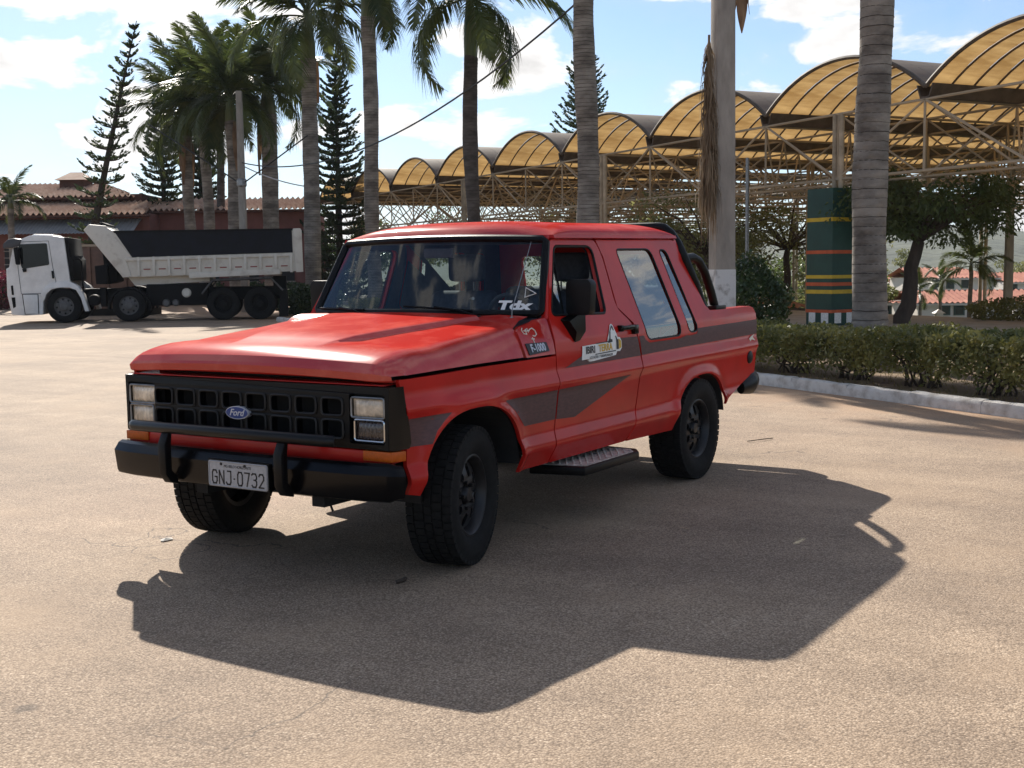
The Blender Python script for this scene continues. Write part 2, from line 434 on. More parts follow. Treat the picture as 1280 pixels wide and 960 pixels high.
quarter_out = [(-1.714, 1.700), (-2.80, 1.700), (-2.866, 1.688), (-3.10, 1.225), (-3.155, 1.187), (-3.22, 1.183), (-3.93, 1.180), (-3.985, 1.165), (-4.012, 1.125), (-4.022, 1.05), (-4.005, 0.85), (-3.985, 0.675), (-3.40, 0.525), (-3.374, 0.52)] + \
    arch_pts(1, -3.371, -2.537)[1:-1]+[(-2.535, 0.400), (-2.40, 0.398), (-1.880, 0.410), (-1.947, 0.62), (-2.017, 0.95), (-1.940, 1.170), (-1.775, 1.275), (-1.761, 1.59)]
rear_win = rpoly([(-1.955, 1.640), (-2.455, 1.636), (-2.640, 1.040), (-2.105, 1.046)], [0.045, 0.07, 0.07, 0.07])
quart_win = rpoly([(-2.585, 1.630), (-2.695, 1.628), (-2.905, 1.052), (-2.755, 1.050)], [0.045, 0.05, 0.05, 0.06])
for side in (1, -1):
    panel('front_fender', fender_out, [], 'red_paint', pk, side=side)
    panel('cowl_side_panel', cowl_out, [], 'red_paint_faded', pk, side=side)
    dr = panel('door', door_out, [door_win], 'red_paint', pk, side=side, flange=0.035)
    seal('window_seal', door_win, 0.009, 'black_plastic', dr, off=-0.004, side=side)
    qp = panel('rear_quarter_panel', quarter_out, [rear_win, quart_win], 'red_paint', pk, side=side)
    for nm, wv in (('rear_side_window', rear_win), ('quarter_window', quart_win)):
        g = panel(nm, wv, [], 'tinted_glass', pk, off=-0.010, side=side, flange=0, smooth=True, dz=0.1, dx=0.1)
        seal('window_seal', wv, 0.0065, 'black_plastic', g, off=-0.003, side=side)
        for q in ((0.06, 0.5),):
            pass
    panel('inner_trim', door_out, [door_win], 'interior', dr, off=-0.05, side=side, flange=0, dz=0.2, dx=0.2)
    panel('inner_trim', [p for p in quarter_out if p[0] > -3.14 and p[1] > 0.9]+[(-3.1, 0.95)], [rear_win, quart_win], 'interior', qp, off=-0.05, side=side, flange=0, dz=0.2, dx=0.2)
    # door furniture
    vent = rpoly([(-0.955, 1.272), (-1.150, 1.600), (-1.095, 1.262)], [0.03, 0.02, 0.01])
    panel('vent_window', vent, [], 'tinted_glass', dr, off=-0.012, side=side, flange=0)
    MB().tube([(-1.095, (body_y(-1.1, 1.26)-0.012)*side, 1.262), (-1.152, (body_y(-1.1, 1.6)-0.012)*side, 1.625)], 0.007, 6).build('vent_bar', 'black_plastic', dr)
    if side < 0:
        panel('door_window', door_win, [], 'tinted_glass', dr, off=-0.018, side=side, flange=0, dz=0.2, dx=0.2)
    h = MB(); yb = body_y(-1.8, 1.14)
    h.box(-1.915, -1.715, yb+0.012, yb+0.034, 1.132, 1.160).box(-1.735, -1.705, yb-0.01, yb+0.03, 1.125, 1.165).box(-1.93, -1.88, yb-0.01, yb+0.036, 1.10, 1.160)
    for i in range(len(h.v)): h.v[i] = (h.v[i][0], h.v[i][1]*side, h.v[i][2])
    h.build('door_handle', 'black_gloss', dr, bevel=0.006)
    # stripes
    panel('stripe', [(0.555, 0.833), (0.235, 0.833), (0.30, 0.80), (0.365, 0.755), (0.405, 0.693), (0.545, 0.693)], [], 'stripe_vinyl', pk, off=0.0025, side=side, flange=0, dx=0.03)
    panel('stripe', [(-0.300, 0.835), (-0.904, 0.838), (-0.886, 0.668), (-0.535, 0.668), (-0.497, 0.70), (-0.42, 0.765)], [], 'stripe_vinyl', pk, off=0.0025, side=side, flange=0, dx=0.03)
    panel('stripe', [(-0.920, 0.838), (-1.845, 0.845), (-1.125, 0.655), (-0.900, 0.667)], [], 'stripe_vinyl', dr, off=0.0025, side=side, flange=0)
    panel('stripe', [(-1.005, 0.955), (-1.30, 1.035), (-1.56, 1.082), (-1.70, 1.086), (-1.955, 1.080), (-1.998, 0.955)], [], 'stripe_vinyl', dr, off=0.0025, side=side, flange=0)
    panel('stripe', [(-2.016, 0.957), (-4.012, 0.965), (-4.018, 1.072), (-2.90, 1.072), (-2.88, 1.035), (-2.78, 1.03), (-2.71, 1.035), (-2.60, 1.022), (-2.13, 1.028), (-2.075, 1.05), (-2.05, 1.080), (-1.985, 1.080)], [], 'stripe_vinyl', qp, off=0.0025, side=side, flange=0)
    # fuel cap and side emblem
    yb = body_y(-3.85, 0.795)
    MB().lathe([(0, yb+0.012), (0.035, yb+0.012), (0.043, yb+0.004), (0.046, yb-0.01)], 20).mesh('x') if False else None
    fc = MB(); fc.lathe([(0.001, (yb+0.014)), (0.036, yb+0.014), (0.047, yb+0.008), (0.050, yb-0.012)], 20, origin=(-3.86, 0, 0.795))
    fc.v = [(a, b*side, c) for a, b, c in fc.v]; fc.build('fuel_cap', 'black_plastic', qp, smooth=True)
    em = MB(); y4 = body_y(-3.9, 0.93)+0.003
    em.prism([(-3.83, 0.935), (-3.86, 0.915), (-3.88, 0.93), (-3.95, 0.915), (-3.90, 0.945), (-3.93, 0.965), (-3.87, 0.95)], 'y', y4*side, (y4+0.004)*side)
    em.build('emblem', 'cream_decal', qp)
    # bed rail cap, inner bed wall
    MB().box(-3.93, -3.12, min(side*0.80, side*0.893), max(side*0.80, side*0.893), 1.150, 1.181).build('bed_rail', 'red_paint', pk, bevel=0.012)
    MB().box(-3.96, -3.05, min(side*0.76, side*0.80), max(side*0.76, side*0.80), 0.62, 1.17).build('bed_inner_wall', 'red_paint', pk)
    # rear lamp on the body corner
    MB().box(-4.045, -4.015, min(side*0.80, side*0.89), max(side*0.80, side*0.89), 0.78, 0.94).build('tail_lamp', mat('tail_red', (0.25, 0.01, 0.01), 0.2) if 'tail_red' not in MATS else 'tail_red', pk, bevel=0.006)
    # wheel wells
    for k, (cx, hw, z0, hh, fl, p) in enumerate(ARCH):
        xa, xb = (0.474, -0.484) if k == 0 else (-3.371, -2.537)
        A = arch_pts(k, xa, xb, 18)
        rows = [[(x, side*yy, z) for x, z in A] for yy in (sec(0.75)-0.005, 0.55)]
        MB().grid(rows).build('wheel_well', 'underbody', pk)
        MB().prism([(cx-hw, z0-0.02)]+A[::(1 if A[0][0] < A[-1][0] else -1)]+[(cx+hw, z0-0.02)], 'y', side*0.545, side*0.53).build('wheel_well_wall', 'underbody', pk)

# hood -------------------------------------------------------------
prof = [(0.640, 1.046), (0.695, 1.040), (0.707, 1.050), (0.713, 1.086), (0.705, 1.100), (0.672, 1.130), (0.635, 1.146), (0.58, 1.160), (0.50, 1.171), (0.42, 1.180), (0.34, 1.189), (0.22, 1.199), (0.10, 1.209), (-0.05, 1.221),
        (-0.20, 1.233), (-0.35, 1.245), (-0.50, 1.257), (-0.62, 1.266), (-0.70, 1.270), (-0.712, 1.255)]
def hood_row(i):
    px, pz = prof[i]; row = []
    c = 0.333+(0.34-px)/1.0*0.213                        # half width of the raised middle
    k = max(0, min(1, (0.40-px)/0.14)); k = k*k*(3-2*k)     # the raised middle starts behind the nose
    ny = 60; nose = i < 6
    yend = 0.918 if px < 0.6 else 0.918-0.03*min(1, (px-0.6)/0.1)
    def top(y):
        z = pz-0.020*(y/0.78)**2
        if not nose or i >= 6:
            t = (abs(y)-c)/0.026; st = 1/(1+math.exp(-t*4)); z += k*(0.012-0.030*st)
        return z
    c = min(c, 0.60); ys = list(np.linspace(0, c-0.05, 22))+list(np.linspace(c-0.04, c+0.05, 13))+list(np.linspace(c+0.06, 0.775, 12))
    for y in ys: row.append((px-(0.018*(y/0.8)**3 if px > 0.5 else 0)-(-0.0), y, top(y) if i > 1 else pz-0.018*(y/0.8)**4))
    zt = row[-1][2]; zs = 1.050 if i > 2 else pz-0.02
    xs = row[-1][0]
    for q in np.linspace(0.06, 1, 12):                     # shoulder and side
        a = q
        y = 0.775+(yend-0.775)*a**0.60
        dz = a**1.25
        row.append((xs-(0.05*a*a if px > 0.62 else (0.0 if px > -0.5 else -0.0)), y, zt+(zs-zt)*dz))
    return row
rows = [hood_row(i) for i in range(len(prof))]
# rear edge of the hood runs forward towards the sides
def rear_shift(p):
    x, y, z = p
    if x < -0.35: x += 0.16*(abs(y)/0.92)**3*(-0.35-x)/0.36
    return (x, y, z)
rows = [[rear_shift(p) for p in r] for r in rows]
rows = [[(x, -y, z) for x, y, z in r[:0:-1]]+r for r in rows]
hd = MB().grid(rows).build('hood', 'red_paint_faded', pk, smooth=True, sharp=17)

# cowl, wiper tray
cw = []
for x, z in ((-0.64, 1.195), (-0.70, 1.222), (-0.76, 1.256), (-0.86, 1.275)):
    cw.append([(x+0.16*(abs(y)/0.9)**3*0.9-(0.0), y, z-0.010*(y/0.8)**2) for y in np.linspace(-0.835, 0.835, 21)])
MB().grid(cw).build('cowl', 'red_paint_faded', pk, smooth=True)

# windscreen: curved glass ------------------------------------------
def ws(u, v):
    """u -1..1 across, v 0..1 up"""
    hw = 0.838+(0.748-0.838)*v
    xe = -0.902+(-1.118+0.902)*v; bow = 0.125*(1-0.25*v)
    z = 1.272+(1.700-1.272)*v+0.012*(1-u*u)*(0.3+v)
    return Vector((xe+bow*(1-abs(u)**2.2), hw*u, z))
def wsbox(u0, u1, v0, v1, nu=24, nv=8, off=0.0):
    rows = []
    for j in range(nv+1):
        r = []
        for i in range(nu+1):
            p = ws(u0+(u1-u0)*i/nu, v0+(v1-v0)*j/nv); r.append((p.x+off*0.9, p.y, p.z+off*0.42))
        rows.append(r)
    return rows
wsg = MB().grid(wsbox(-0.985, 0.985, 0.02, 0.98)).build('windscreen', 'windscreen_glass', pk, smooth=True)
loop = [ws(u, 0.0) for u in np.linspace(-0.97, 0.97, 24)]+[ws(1, v) for v in np.linspace(0.04, 0.96, 8)]+[ws(u, 1) for u in np.linspace(0.97, -0.97, 24)]+[ws(-1, v) for v in np.linspace(0.96, 0.04, 8)]
MB().tube(loop, 0.024, 8, closed=True).build('windscreen_seal', 'black_plastic', wsg, smooth=True)
# A pillars
for side in (1, -1):
    rows = []
    for v in np.linspace(-0.06, 1.06, 10):
        p = ws(1, v); q = (-0.902-0.24*v, body_y(-0.95, p.z)-0.002, p.z)
        rows.append([(p.x-0.02, (p.y-0.01)*side, p.z), (p.x+0.008, (p.y+0.022)*side, p.z), ((p.x+q[0])/2+0.012, (q[1]-0.004)*side, p.z), (q[0]+0.0, q[1]*side, p.z), (q[0]-0.01, (q[1]-0.05)*side, p.z)])
    MB().grid(rows).build('windscreen_pillar', 'red_paint', pk, smooth=True)
# roof ---------------------------------------------------------------
rows = []
xf = lambda y: -1.070-0.090*(abs(y)/0.76)**2.2
xr = lambda y: -2.900+0.035*(abs(y)/0.76)**2.5
NX, NY = 40, 30
def roof_z(s, t):
    a = (1-abs(t)**3.2)**0.55
    f = 1-max(0, (0.22-s)/0.22)**2.4; b = 1-max(0, (s-0.84)/0.16)**2.2
    return 1.722+0.100*(a**0.9)*(max(f, 0)**0.6)*(max(b, 0)**0.55)+0.004
for i in range(NX+1):
    s = i/NX; r = []
    for j in range(NY+1):
        t = -math.cos(math.pi*j/NY)
        y = 0.772*t; x = xf(y)+(xr(y)-xf(y))*s; r.append((x, y, roof_z(s, t)))
    rows.append(r)
ro = MB().grid(rows).build('roof', 'red_paint_faded', pk, smooth=True)
edge = [(xf(y), y) for y in np.linspace(-0.772, 0.772, 24)]+[(xr(y), y) for y in np.linspace(0.772, -0.772, 24)]
rim0 = [(x, y, 1.727) for x, y in edge]; rim1 = [(x+(0.006 if x > -2 else -0.004), y*1.012, 1.708) for x, y in edge]; rim2 = [(x-(0.03 if x > -2 else -0.03), y*0.965, 1.700) for x, y in edge]
MB().grid([rim0+rim0[:1], rim1+rim1[:1], rim2+rim2[:1]]).build('drip_rail', 'red_paint', ro, smooth=True)
MB().box(-2.87, -1.10, -0.70, 0.70, 1.69, 1.702).build('headliner', 'interior', pk)
# cab rear wall with window, bed, tailgate
def slant(x, z): return x
rw_o = [(-0.86, 1.17), (0.86, 1.17), (0.755, 1.70), (-0.755, 1.70)]; rw_h = rpoly([(-0.60, 1.28), (0.60, 1.28), (0.55, 1.60), (-0.55, 1.60)], 0.06)
def yz_plate(name, outer, holes, xfun, mt, parent, th=0.03):
    polys = [ccw(list(outer))]+[ccw(list(h))[::-1] for h in holes]
    flat = [p for poly in polys for p in poly]; tri = tessellate_polygon([[Vector((p[0], p[1], 0)) for p in poly] for poly in polys])
    m = MB(); n = len(flat)
    m.v = [(xfun(y, z), y, z) for y, z in flat]+[(xfun(y, z)-th, y, z) for y, z in flat]
    m.f = [tuple(t) for t in tri]+[tuple(i+n for i in t)[::-1] for t in tri]
    o = 0
    for poly in polys:
        k = len(poly)
        for i in range(k): m.f.append((o+i, o+(i+1) % k, n+o+(i+1) % k, n+o+i))
        o += k
    return m.build(name, mt, parent, weld=False)
sl_ = lambda y, z: -3.125+(z-1.17)/(1.70-1.17)*0.26
yz_plate('cab_rear_wall', rw_o, [rw_h], sl_, 'red_paint', pk)
yz_plate('rear_window', rw_h, [], lambda y, z: sl_(y, z)-0.012, 'windscreen_glass', pk, th=0.005)
MB().box(-3.10, -0.75, -0.80, 0.80, 0.48, 0.52).build('cab_floor', 'interior', pk)
MB().box(-3.13, -3.09, -0.80, 0.80, 0.50, 1.18).build('bulkhead', 'red_paint', pk)
MB().box(-3.98, -3.13, -0.80, 0.80, 0.60, 0.64).build('bed_floor', 'underbody', pk)
MB().box(-4.03, -3.985, -0.80, 0.80, 0.66, 1.165).build('tailgate', 'red_paint', pk, bevel=0.012)
rb = MB().tube([(-3.78, 0.885, 0.575), (-3.92, 0.90, 0.590), (-4.02, 0.875, 0.60), (-4.09, 0.78, 0.605), (-4.10, 0.5, 0.605), (-4.10, -0.5, 0.605), (-4.09, -0.78, 0.605), (-4.02, -0.875, 0.60), (-3.78, -0.885, 0.575)], [0.035, 0.06, 0.062, 0.062, 0.06, 0.06, 0.062, 0.062, 0.035], 12)
rb.v = [(x, y, 0.60+(z-0.60)*1.35) for x, y, z in rb.v]
rb.build('rear_bumper', 'black_plastic', pk, smooth=True)
# grille ----------------------------------------------------------------
XG = 0.690
cells = []
g_out = [(-0.895, 1.000), (0.895, 1.000), (0.890, 0.690), (-0.890, 0.690)]
for k in range(8):
    y0 = -0.655+k*0.1645
    for z0, z1 in ((0.850, 0.937), (0.735, 0.828)):
        cells.append(rpoly([(y0, z0), (y0+0.130, z0), (y0+0.130, z1), (y0, z1)], 0.024, 3))
for s in (-1, 1):
    ya, yb = sorted((s*0.655, s*0.880))
    cells.append(rpoly([(ya+0.008, 0.716), (yb-0.008, 0.716), (yb-0.008, 0.962), (ya+0.008, 0.962)], 0.015, 3))
gr = yz_plate('grille', g_out, cells, lambda y, z: XG-0.010*(abs(y)/0.9)**4, 'black_plastic', pk, th=0.045)
for k, cl in enumerate(cells[:16]):
    lp = [(XG+0.004-0.010*(abs(y)/0.9)**4, y, z) for y, z in cl]
    MB().tube(lp, 0.006, 5, closed=True).build('cell_rim', 'grille_edge', gr, smooth=True)
MB().box(0.50, 0.52, -0.80, 0.80, 0.52, 1.03).build('radiator', 'underbody', pk)
MB().box(0.52, 0.670, -0.86, 0.86, 1.003, 1.010).build('front_panel_lip', 'red_paint', pk, bevel=0.004)
MB().box(0.50, 0.672, -0.89, 0.89, 0.622, 0.684).build('front_valance', 'red_paint', pk, bevel=0.008)
for s in (1, -1):       # black wing of the grille surround, wraps round the corner
    rws = []
    for z, xr_ in ((1.000, 0.600), (0.93, 0.588), (0.86, 0.570), (0.78, 0.552), (0.715, 0.545), (0.690, 0.560)):
        rws.append([(0.6795, s*0.893, z), (0.665, s*0.908, z), (0.63, s*0.922, z), (max(0.60, xr_), s*(0.925 if z > .75 else 0.924), z), (xr_, s*0.926, z)])
    MB().grid(rws).build('grille_wing', 'black_gloss', gr, smooth=True)
    # lamps
    for nm, z0, z1, w0, w1, mt in (('headlight', 0.845, 0.944, 0.668, 0.866, 'lamp_lens'), ('headlight', 0.730, 0.834, 0.686, 0.864, 'lamp_dark' if s > 0 else 'lamp_lens')):
        ya, yb = sorted((s*w0, s*w1)); yc = (ya+yb)/2
        fr = MB().tube([(0.676, y, z) for y, z in rpoly([(ya, z0), (yb, z0), (yb, z1), (ya, z1)], 0.014, 3)], 0.006, 6, closed=True)
        rws = []
        for j in range(9):
            rr = []
            for i in range(49):
                u, v = i/24-1, j/4-1
                rr.append((0.658+0.020*(1-u**4)*(1-v**4)+0.0016*math.sin(i*1.05), yc+u*(yb-ya)/2, (z0+z1)/2+v*(z1-z0)/2))
            rws.append(rr)
        lamp = MB().grid(rws).build(nm, mt, pk, smooth=True)
        fr.build('bezel', 'chrome' if (mt == 'lamp_dark') else 'steel', lamp, smooth=True)
    ya, yb = sorted((s*0.735, s*0.945))
    MB().box(0.645, 0.680, min(s*0.735, s*0.905), max(s*0.735, s*0.905), 0.634, 0.684).prism([(0.68, s*0.900), (0.60, s*0.934), (0.60, s*0.88), (0.645, s*0.88)], 'z', 0.634, 0.684).build('turn_signal', 'amber', pk, bevel=0.004)
    MB().box(0.50, 0.660, min(s*0.655, s*0.885), max(s*0.655, s*0.885), 0.70, 0.715).box(0.62, 0.645, min(s*0.655, s*0.885), max(s*0.655, s*0.885), 0.70, 0.97).build('lamp_bucket', 'underbody', pk)
# blue oval badge
XO = XG+0.022
Mo = Matrix.Translation((XO, -0.045, 0.832))
def oval(a, b, x0, x1, n=28): return MB().prism([(a*math.cos(2*math.pi*i/n), b*math.sin(2*math.pi*i/n)) for i in range(n)], 'x', x0, x1)
bd = oval(0.078, 0.033, -0.03, 0.0).build('badge', 'logo_silver', gr); bd.location = (XO, -0.045, 0.832)
o2 = oval(0.073, 0.029, 0.0, 0.003).build('badge_face', 'logo_blue', bd)
YZ = Matrix(((0, 0, 1, 0), (1, 0, 0, 0), (0, 1, 0, 0), (0, 0, 0, 1)))     # text x -> y, text y -> z, faces +x
text_mesh('badge_script', 'Ford', 0.048, 0.001, 'logo_silver', bd, Matrix.Translation((0.0045, 0, 0)) @ YZ, sx=1.05, shear=0.35, bold=0.0006)
# front bumper ------------------------------------------------------------
plan = [(0.675, -0.975), (0.700, -0.962), (0.735, -0.92), (0.765, -0.78), (0.785, -0.4), (0.79, 0), (0.785, 0.4), (0.765, 0.78), (0.735, 0.92), (0.700, 0.962), (0.675, 0.975)]
secb = [(-0.09, 0.628), (-0.03, 0.634), (-0.008, 0.622), (0.012, 0.588), (0.016, 0.580), (0.004, 0.47), (-0.004, 0.452), (-0.03, 0.442), (-0.09, 0.445)]
rws = []
for i, (x, y) in enumerate(plan):
    a = Vector(plan[max(i-1, 0)]); b = Vector(plan[min(i+1, len(plan)-1)]); t = (b-a).normalized(); n = Vector((t.y, -t.x))
    tap = 1 if 1 < i < 9 else 0.86
    rws.append([(x+n.x*o, y+n.y*o, 0.54+(z-0.54)*tap) for o, z in secb])
bu = MB().grid(rws).build('front_bumper', 'black_gloss', pk, smooth=True, sharp=24)
pb = MB().tube([(0.815, -0.690, 0.742), (0.845, -0.650, 0.745), (0.85, 0, 0.748), (0.845, 0.630, 0.745), (0.815, 0.670, 0.742)], 0.030, 12).build('push_bar', 'bar_black', pk, smooth=True)
for y in (-0.415, 0.375):
    MB().prism([(0.80, 0.44), (0.85, 0.452), (0.885, 0.50), (0.890, 0.66), (0.862, 0.72), (0.835, 0.72), (0.842, 0.66), (0.842, 0.52), (0.80, 0.48)], 'y', y-0.026, y+0.026).build('push_bar_upright', 'black_plastic', pb, bevel=0.006)
# number plate
pl = MB().prism(rpoly([(-0.2, -0.065), (0.2, -0.065), (0.2, 0.065), (-0.2, 0.065)], 0.014, 4), 'x', -0.004, 0.0).build('number_plate', 'plate_grey', pk)
pl.location = (0.822, 0.050, 0.524)
MB().prism([(-0.205, -0.07), (0.205, -0.07), (0.205, 0.07), (-0.205, 0.07)], 'x', -0.03, -0.006).build('plate_holder', 'black_plastic', pl)
MB().tube([(0.001, y, z) for y, z in rpoly([(-0.195, -0.060), (0.195, -0.060), (0.195, 0.060), (-0.195, 0.060)], 0.014, 4)], 0.0035, 5, closed=True).build('plate_edge', 'plate_grey', pl, smooth=True)
GL = {'G': [[(1, .8), (.8, 1), (.2, 1), (0, .8), (0, .2), (.2, 0), (.8, 0), (1, .2), (1, .5), (.55, .5)]], 'N': [[(0, 0), (0, 1), (1, 0), (1, 1)]], 'J': [[(.3, 1), (1, 1), (1, .2), (.8, 0), (.2, 0), (0, .15)]],
      '.': [[(.35, .45), (.65, .45)]], '0': [[(.2, 0), (.8, 0), (1, .2), (1, .8), (.8, 1), (.2, 1), (0, .8), (0, .2), (.2, 0)]], '7': [[(0, 1), (1, 1), (.45, 0)]],
      '3': [[(0, .9), (.2, 1), (.8, 1), (1, .8), (1, .65), (.8, .53), (.45, .53)], [(.8, .53), (1, .4), (1, .2), (.8, 0), (.2, 0), (0, .12)]], '2': [[(0, .85), (.2, 1), (.8, 1), (1, .8), (1, .6), (0, 0), (1, 0)]]}
yy_ = -0.172
for ch_ in 'GNJ.0732':
    wd_ = 0.014 if ch_ == '.' else 0.031
    lm = MB()
    for st_ in GL[ch_]:
        for a_, b_ in zip(st_[:-1], st_[1:]):
            A_ = Vector((0.0018, yy_+a_[0]*wd_, -0.050+a_[1]*0.066)); B_ = Vector((0.0018, yy_+b_[0]*wd_, -0.050+b_[1]*0.066)); e_ = (B_-A_).normalized()*0.003
            lm.bar(A_-e_, B_+e_, 0.0078 if True else 0, 0.0078)
    lm.v = [(0.0008+(x-0.0018)*0.12, y, z) for x, y, z in lm.v]
    lm.build('plate_character', 'plate_letter', pl, weld=False)
    yy_ += wd_+0.0165
text_mesh('plate_town', 'MG-BELO HORIZONTE', 0.020, 0.0004, 'plate_letter', pl, Matrix.Translation((0.001, 0.0, 0.040)) @ YZ, sx=0.9)
for y in (-0.11, 0.05):
    MB().lathe([(0.0001, 0.004), (0.006, 0.004), (0.008, 0.0)], 10, axis='x', origin=(0.001, y, 0.050)).build('plate_bolt', 'plate_letter', pl)
# decals ------------------------------------------------------------------
def on_side(x, z, off=0.004):      # text faces +y; reading direction is -x
    n = body_y(x, z)
    gz = (body_y(x, z+0.02)-body_y(x, z-0.02))/0.04
    return Matrix.Translation((x, n+off, z)) @ Matrix(((-1, 0, 0, 0), (0, gz, 1, 0), (0, 1, 0, 0), (0, 0, 0, 1)))
bg_ = panel('model_badge', rpoly([(-0.600, 1.122), (-0.832, 1.118), (-0.838, 1.068), (-0.606, 1.058)], 0.006, 2), [], 'black_decal', pk, off=0.006, flange=0.006)
text_mesh('badge_text', 'F-1000', 0.060, 0.001, 'logo_silver', bg_, on_side(-0.720, 1.092, 0.0075), sx=0.98, bold=0.0015)
sc_pts = [[(-0.64, 1.205), (-0.625, 1.195), (-0.632, 1.175), (-0.66, 1.17), (-0.665, 1.195), (-0.69, 1.20), (-0.685, 1.18), (-0.715, 1.195), (-0.745, 1.20), (-0.765, 1.185), (-0.765, 1.165), (-0.74, 1.155), (-0.72, 1.16)],
          [(-0.705, 1.150), (-0.708, 1.12)], [(-0.690, 1.143), (-0.720, 1.141)], [(-0.645, 1.19), (-0.67, 1.187), (-0.70, 1.19)]]
for s_ in sc_pts:
    MB().tube([(x, body_y(x, z)+0.002, z) for x, z in s_], 0.0035, 5).build('script_decal', 'cream_decal', pk)
stk = [(-1.205, 0.985), (-1.215, 1.068), (-1.535, 1.074), (-1.545, 1.10), (-1.600, 1.172), (-1.620, 1.180), (-1.637, 1.170), (-1.672, 1.096), (-1.705, 1.092), (-1.725, 1.068), (-1.725, 1.025), (-1.70, 1.005), (-1.66, 1.008), (-1.645, 0.985), (-1.36, 0.970), (-1.30, 0.970), (-1.255, 0.985)]
st = panel('sticker', stk, [], 'white_decal', [c for c in pk.children if c.name.startswith('door')][0], off=0.0045, flange=0)
text_mesh('sticker_text', 'IBIRI', 0.060, 0.0005, 'black_decal', st, on_side(-1.312, 1.038, 0.0062), sx=1.05, bold=0.0012)
text_mesh('sticker_text', 'TERRA', 0.060, 0.0005, 'yellow_decal', st, on_side(-1.505, 1.040, 0.0062), sx=1.0, bold=0.0016)
text_mesh('sticker_text', 'LOCAÇÕES E TERRAPLENAGEM', 0.022, 0.0004, 'black_decal', st, on_side(-1.45, 0.992, 0.0062), sx=0.95)
dg_ = MB()
def sidepoly(m, pts, off=0.0068): m.add([(x, body_y(x, z)+off, z) for x, z in pts], [tuple(range(len(pts)))])
for pts in ([(-1.556, 1.075), (-1.575, 1.08), (-1.588, 1.135), (-1.572, 1.135)], [(-1.575, 1.135), (-1.592, 1.14), (-1.625, 1.168), (-1.612, 1.17)], [(-1.612, 1.165), (-1.628, 1.165), (-1.664, 1.085), (-1.650, 1.082)],
            [(-1.54, 1.066), (-1.60, 1.07), (-1.60, 1.085), (-1.555, 1.092)], [(-1.650, 1.02), (-1.678, 1.02), (-1.678, 1.08), (-1.65, 1.085)], [(-1.37, 1.006), (-1.64, 1.010), (-1.64, 1.016), (-1.37, 1.011)], [(-1.39, 1.070), (-1.56, 1.072), (-1.56, 1.078), (-1.39, 1.075)]):
    sidepoly(dg_, pts)
dg_.build('digger_print', 'black_decal', st, weld=False)
m2 = MB(); sidepoly(m2, [(-1.682, 1.02), (-1.715, 1.028), (-1.715, 1.07), (-1.682, 1.084)]); m2.build('digger_body_print', 'yellow_decal', st, weld=False)
# windscreen letters
p0 = ws(0.80, 0.10); tx = (ws(0.86, 0.10)-ws(0.74, 0.10)).normalized(); ty = (ws(0.8, 0.2)-ws(0.8, 0.05)).normalized(); tn = tx.cross(ty)
Mw = Matrix.Translation(p0+tn*0.006) @ Matrix((tx, ty, tn)).transposed().to_4x4()
text_mesh('windscreen_lettering', 'Tdx', 0.078, 0.0005, 'white_decal', wsg, Mw, sx=1.55, bold=0.004, shear=0.15)
tri = [Mw @ Vector((0.065+a, 0.085+b, 0)) for a, b in ((0, -0.03), (0, 0.032), (0.065, -0.005))]
MB().tube(tri, 0.005, 5, closed=True).build('triangle_decal', 'white_decal', wsg)
# wipers, antenna, mirrors ------------------------------------------------
def wiper(u0, u1, v0, v1, pu):
    m = MB(); a, b = ws(u0, v0), ws(u1, v1); k = Vector((0.028, 0, 0.014))
    m.tube([ws(u0+(u1-u0)*t, v0+(v1-v0)*t)+k for t in np.linspace(0, 1, 10)], 0.007, 6)
    c = ws((u0+u1)/2, (v0+v1)/2)+k*1.6
    m.tube([ws(pu, -0.06)+Vector((0.03, 0, 0.0)), (ws(pu, -0.06)+c)/2+Vector((0.03, 0, 0.015)), c], 0.008, 6)
    return m.build('wiper', 'black_plastic', pk)
wiper(-0.05, 0.52, 0.06, 0.01, 0.62); wiper(-0.92, -0.42, 0.02, 0.01, -0.36)
an = MB().tube([(-0.735, 0.735, 1.25), (-0.74, 0.735, 1.30), (-0.99, 0.72, 1.685)], [0.004, 0.003, 0.002], 6); an.tube([(-0.735, 0.735, 1.225), (-0.735, 0.735, 1.262)], 0.012, 8)
an.build('antenna', 'steel', pk)
for side in (1, -1):
    mh = MB().prism(rpoly([(0.890, 1.258), (1.045, 1.258), (1.055, 1.44), (1.035, 1.465), (0.905, 1.465), (0.890, 1.44)], 0.03, 3), 'x', -1.165, -1.095)
    mh.v = [(x-(0.0), y*side, z) for x, y, z in mh.v]
    mr = mh.build('mirror', 'black_plastic', pk, bevel=0.016)
    mb = MB(); yb = lambda z: body_y(-1.1, z)
    rw_ = [[(-1.02, yb(1.235)-0.01, 1.235), (-1.20, yb(1.262)-0.01, 1.265)], [(-1.035, yb(1.21)+0.05, 1.225), (-1.21, yb(1.25)+0.07, 1.285)], [(-1.10, yb(1.16)+0.045, 1.16), (-1.205, yb(1.16)+0.05, 1.16)], [(-1.125, yb(1.10)+0.008, 1.098), (-1.185, yb(1.10)+0.008, 1.105)]]
    mb.grid(rw_); mb.add([rw_[0][0], rw_[1][0], rw_[2][0], rw_[3][0]], [(0, 1, 2, 3)]); mb.add([rw_[0][1], rw_[1][1], rw_[2][1], rw_[3][1]], [(3, 2, 1, 0)])
    mb.tube([(-1.18, yb(1.24)+0.035, 1.25), (-1.14, 0.955, 1.29)], 0.022, 8)
    mb.v = [(x, y*side, z) for x, y, z in mb.v]
    mb.build('mirror_foot', 'black_plastic', mr, smooth=True)
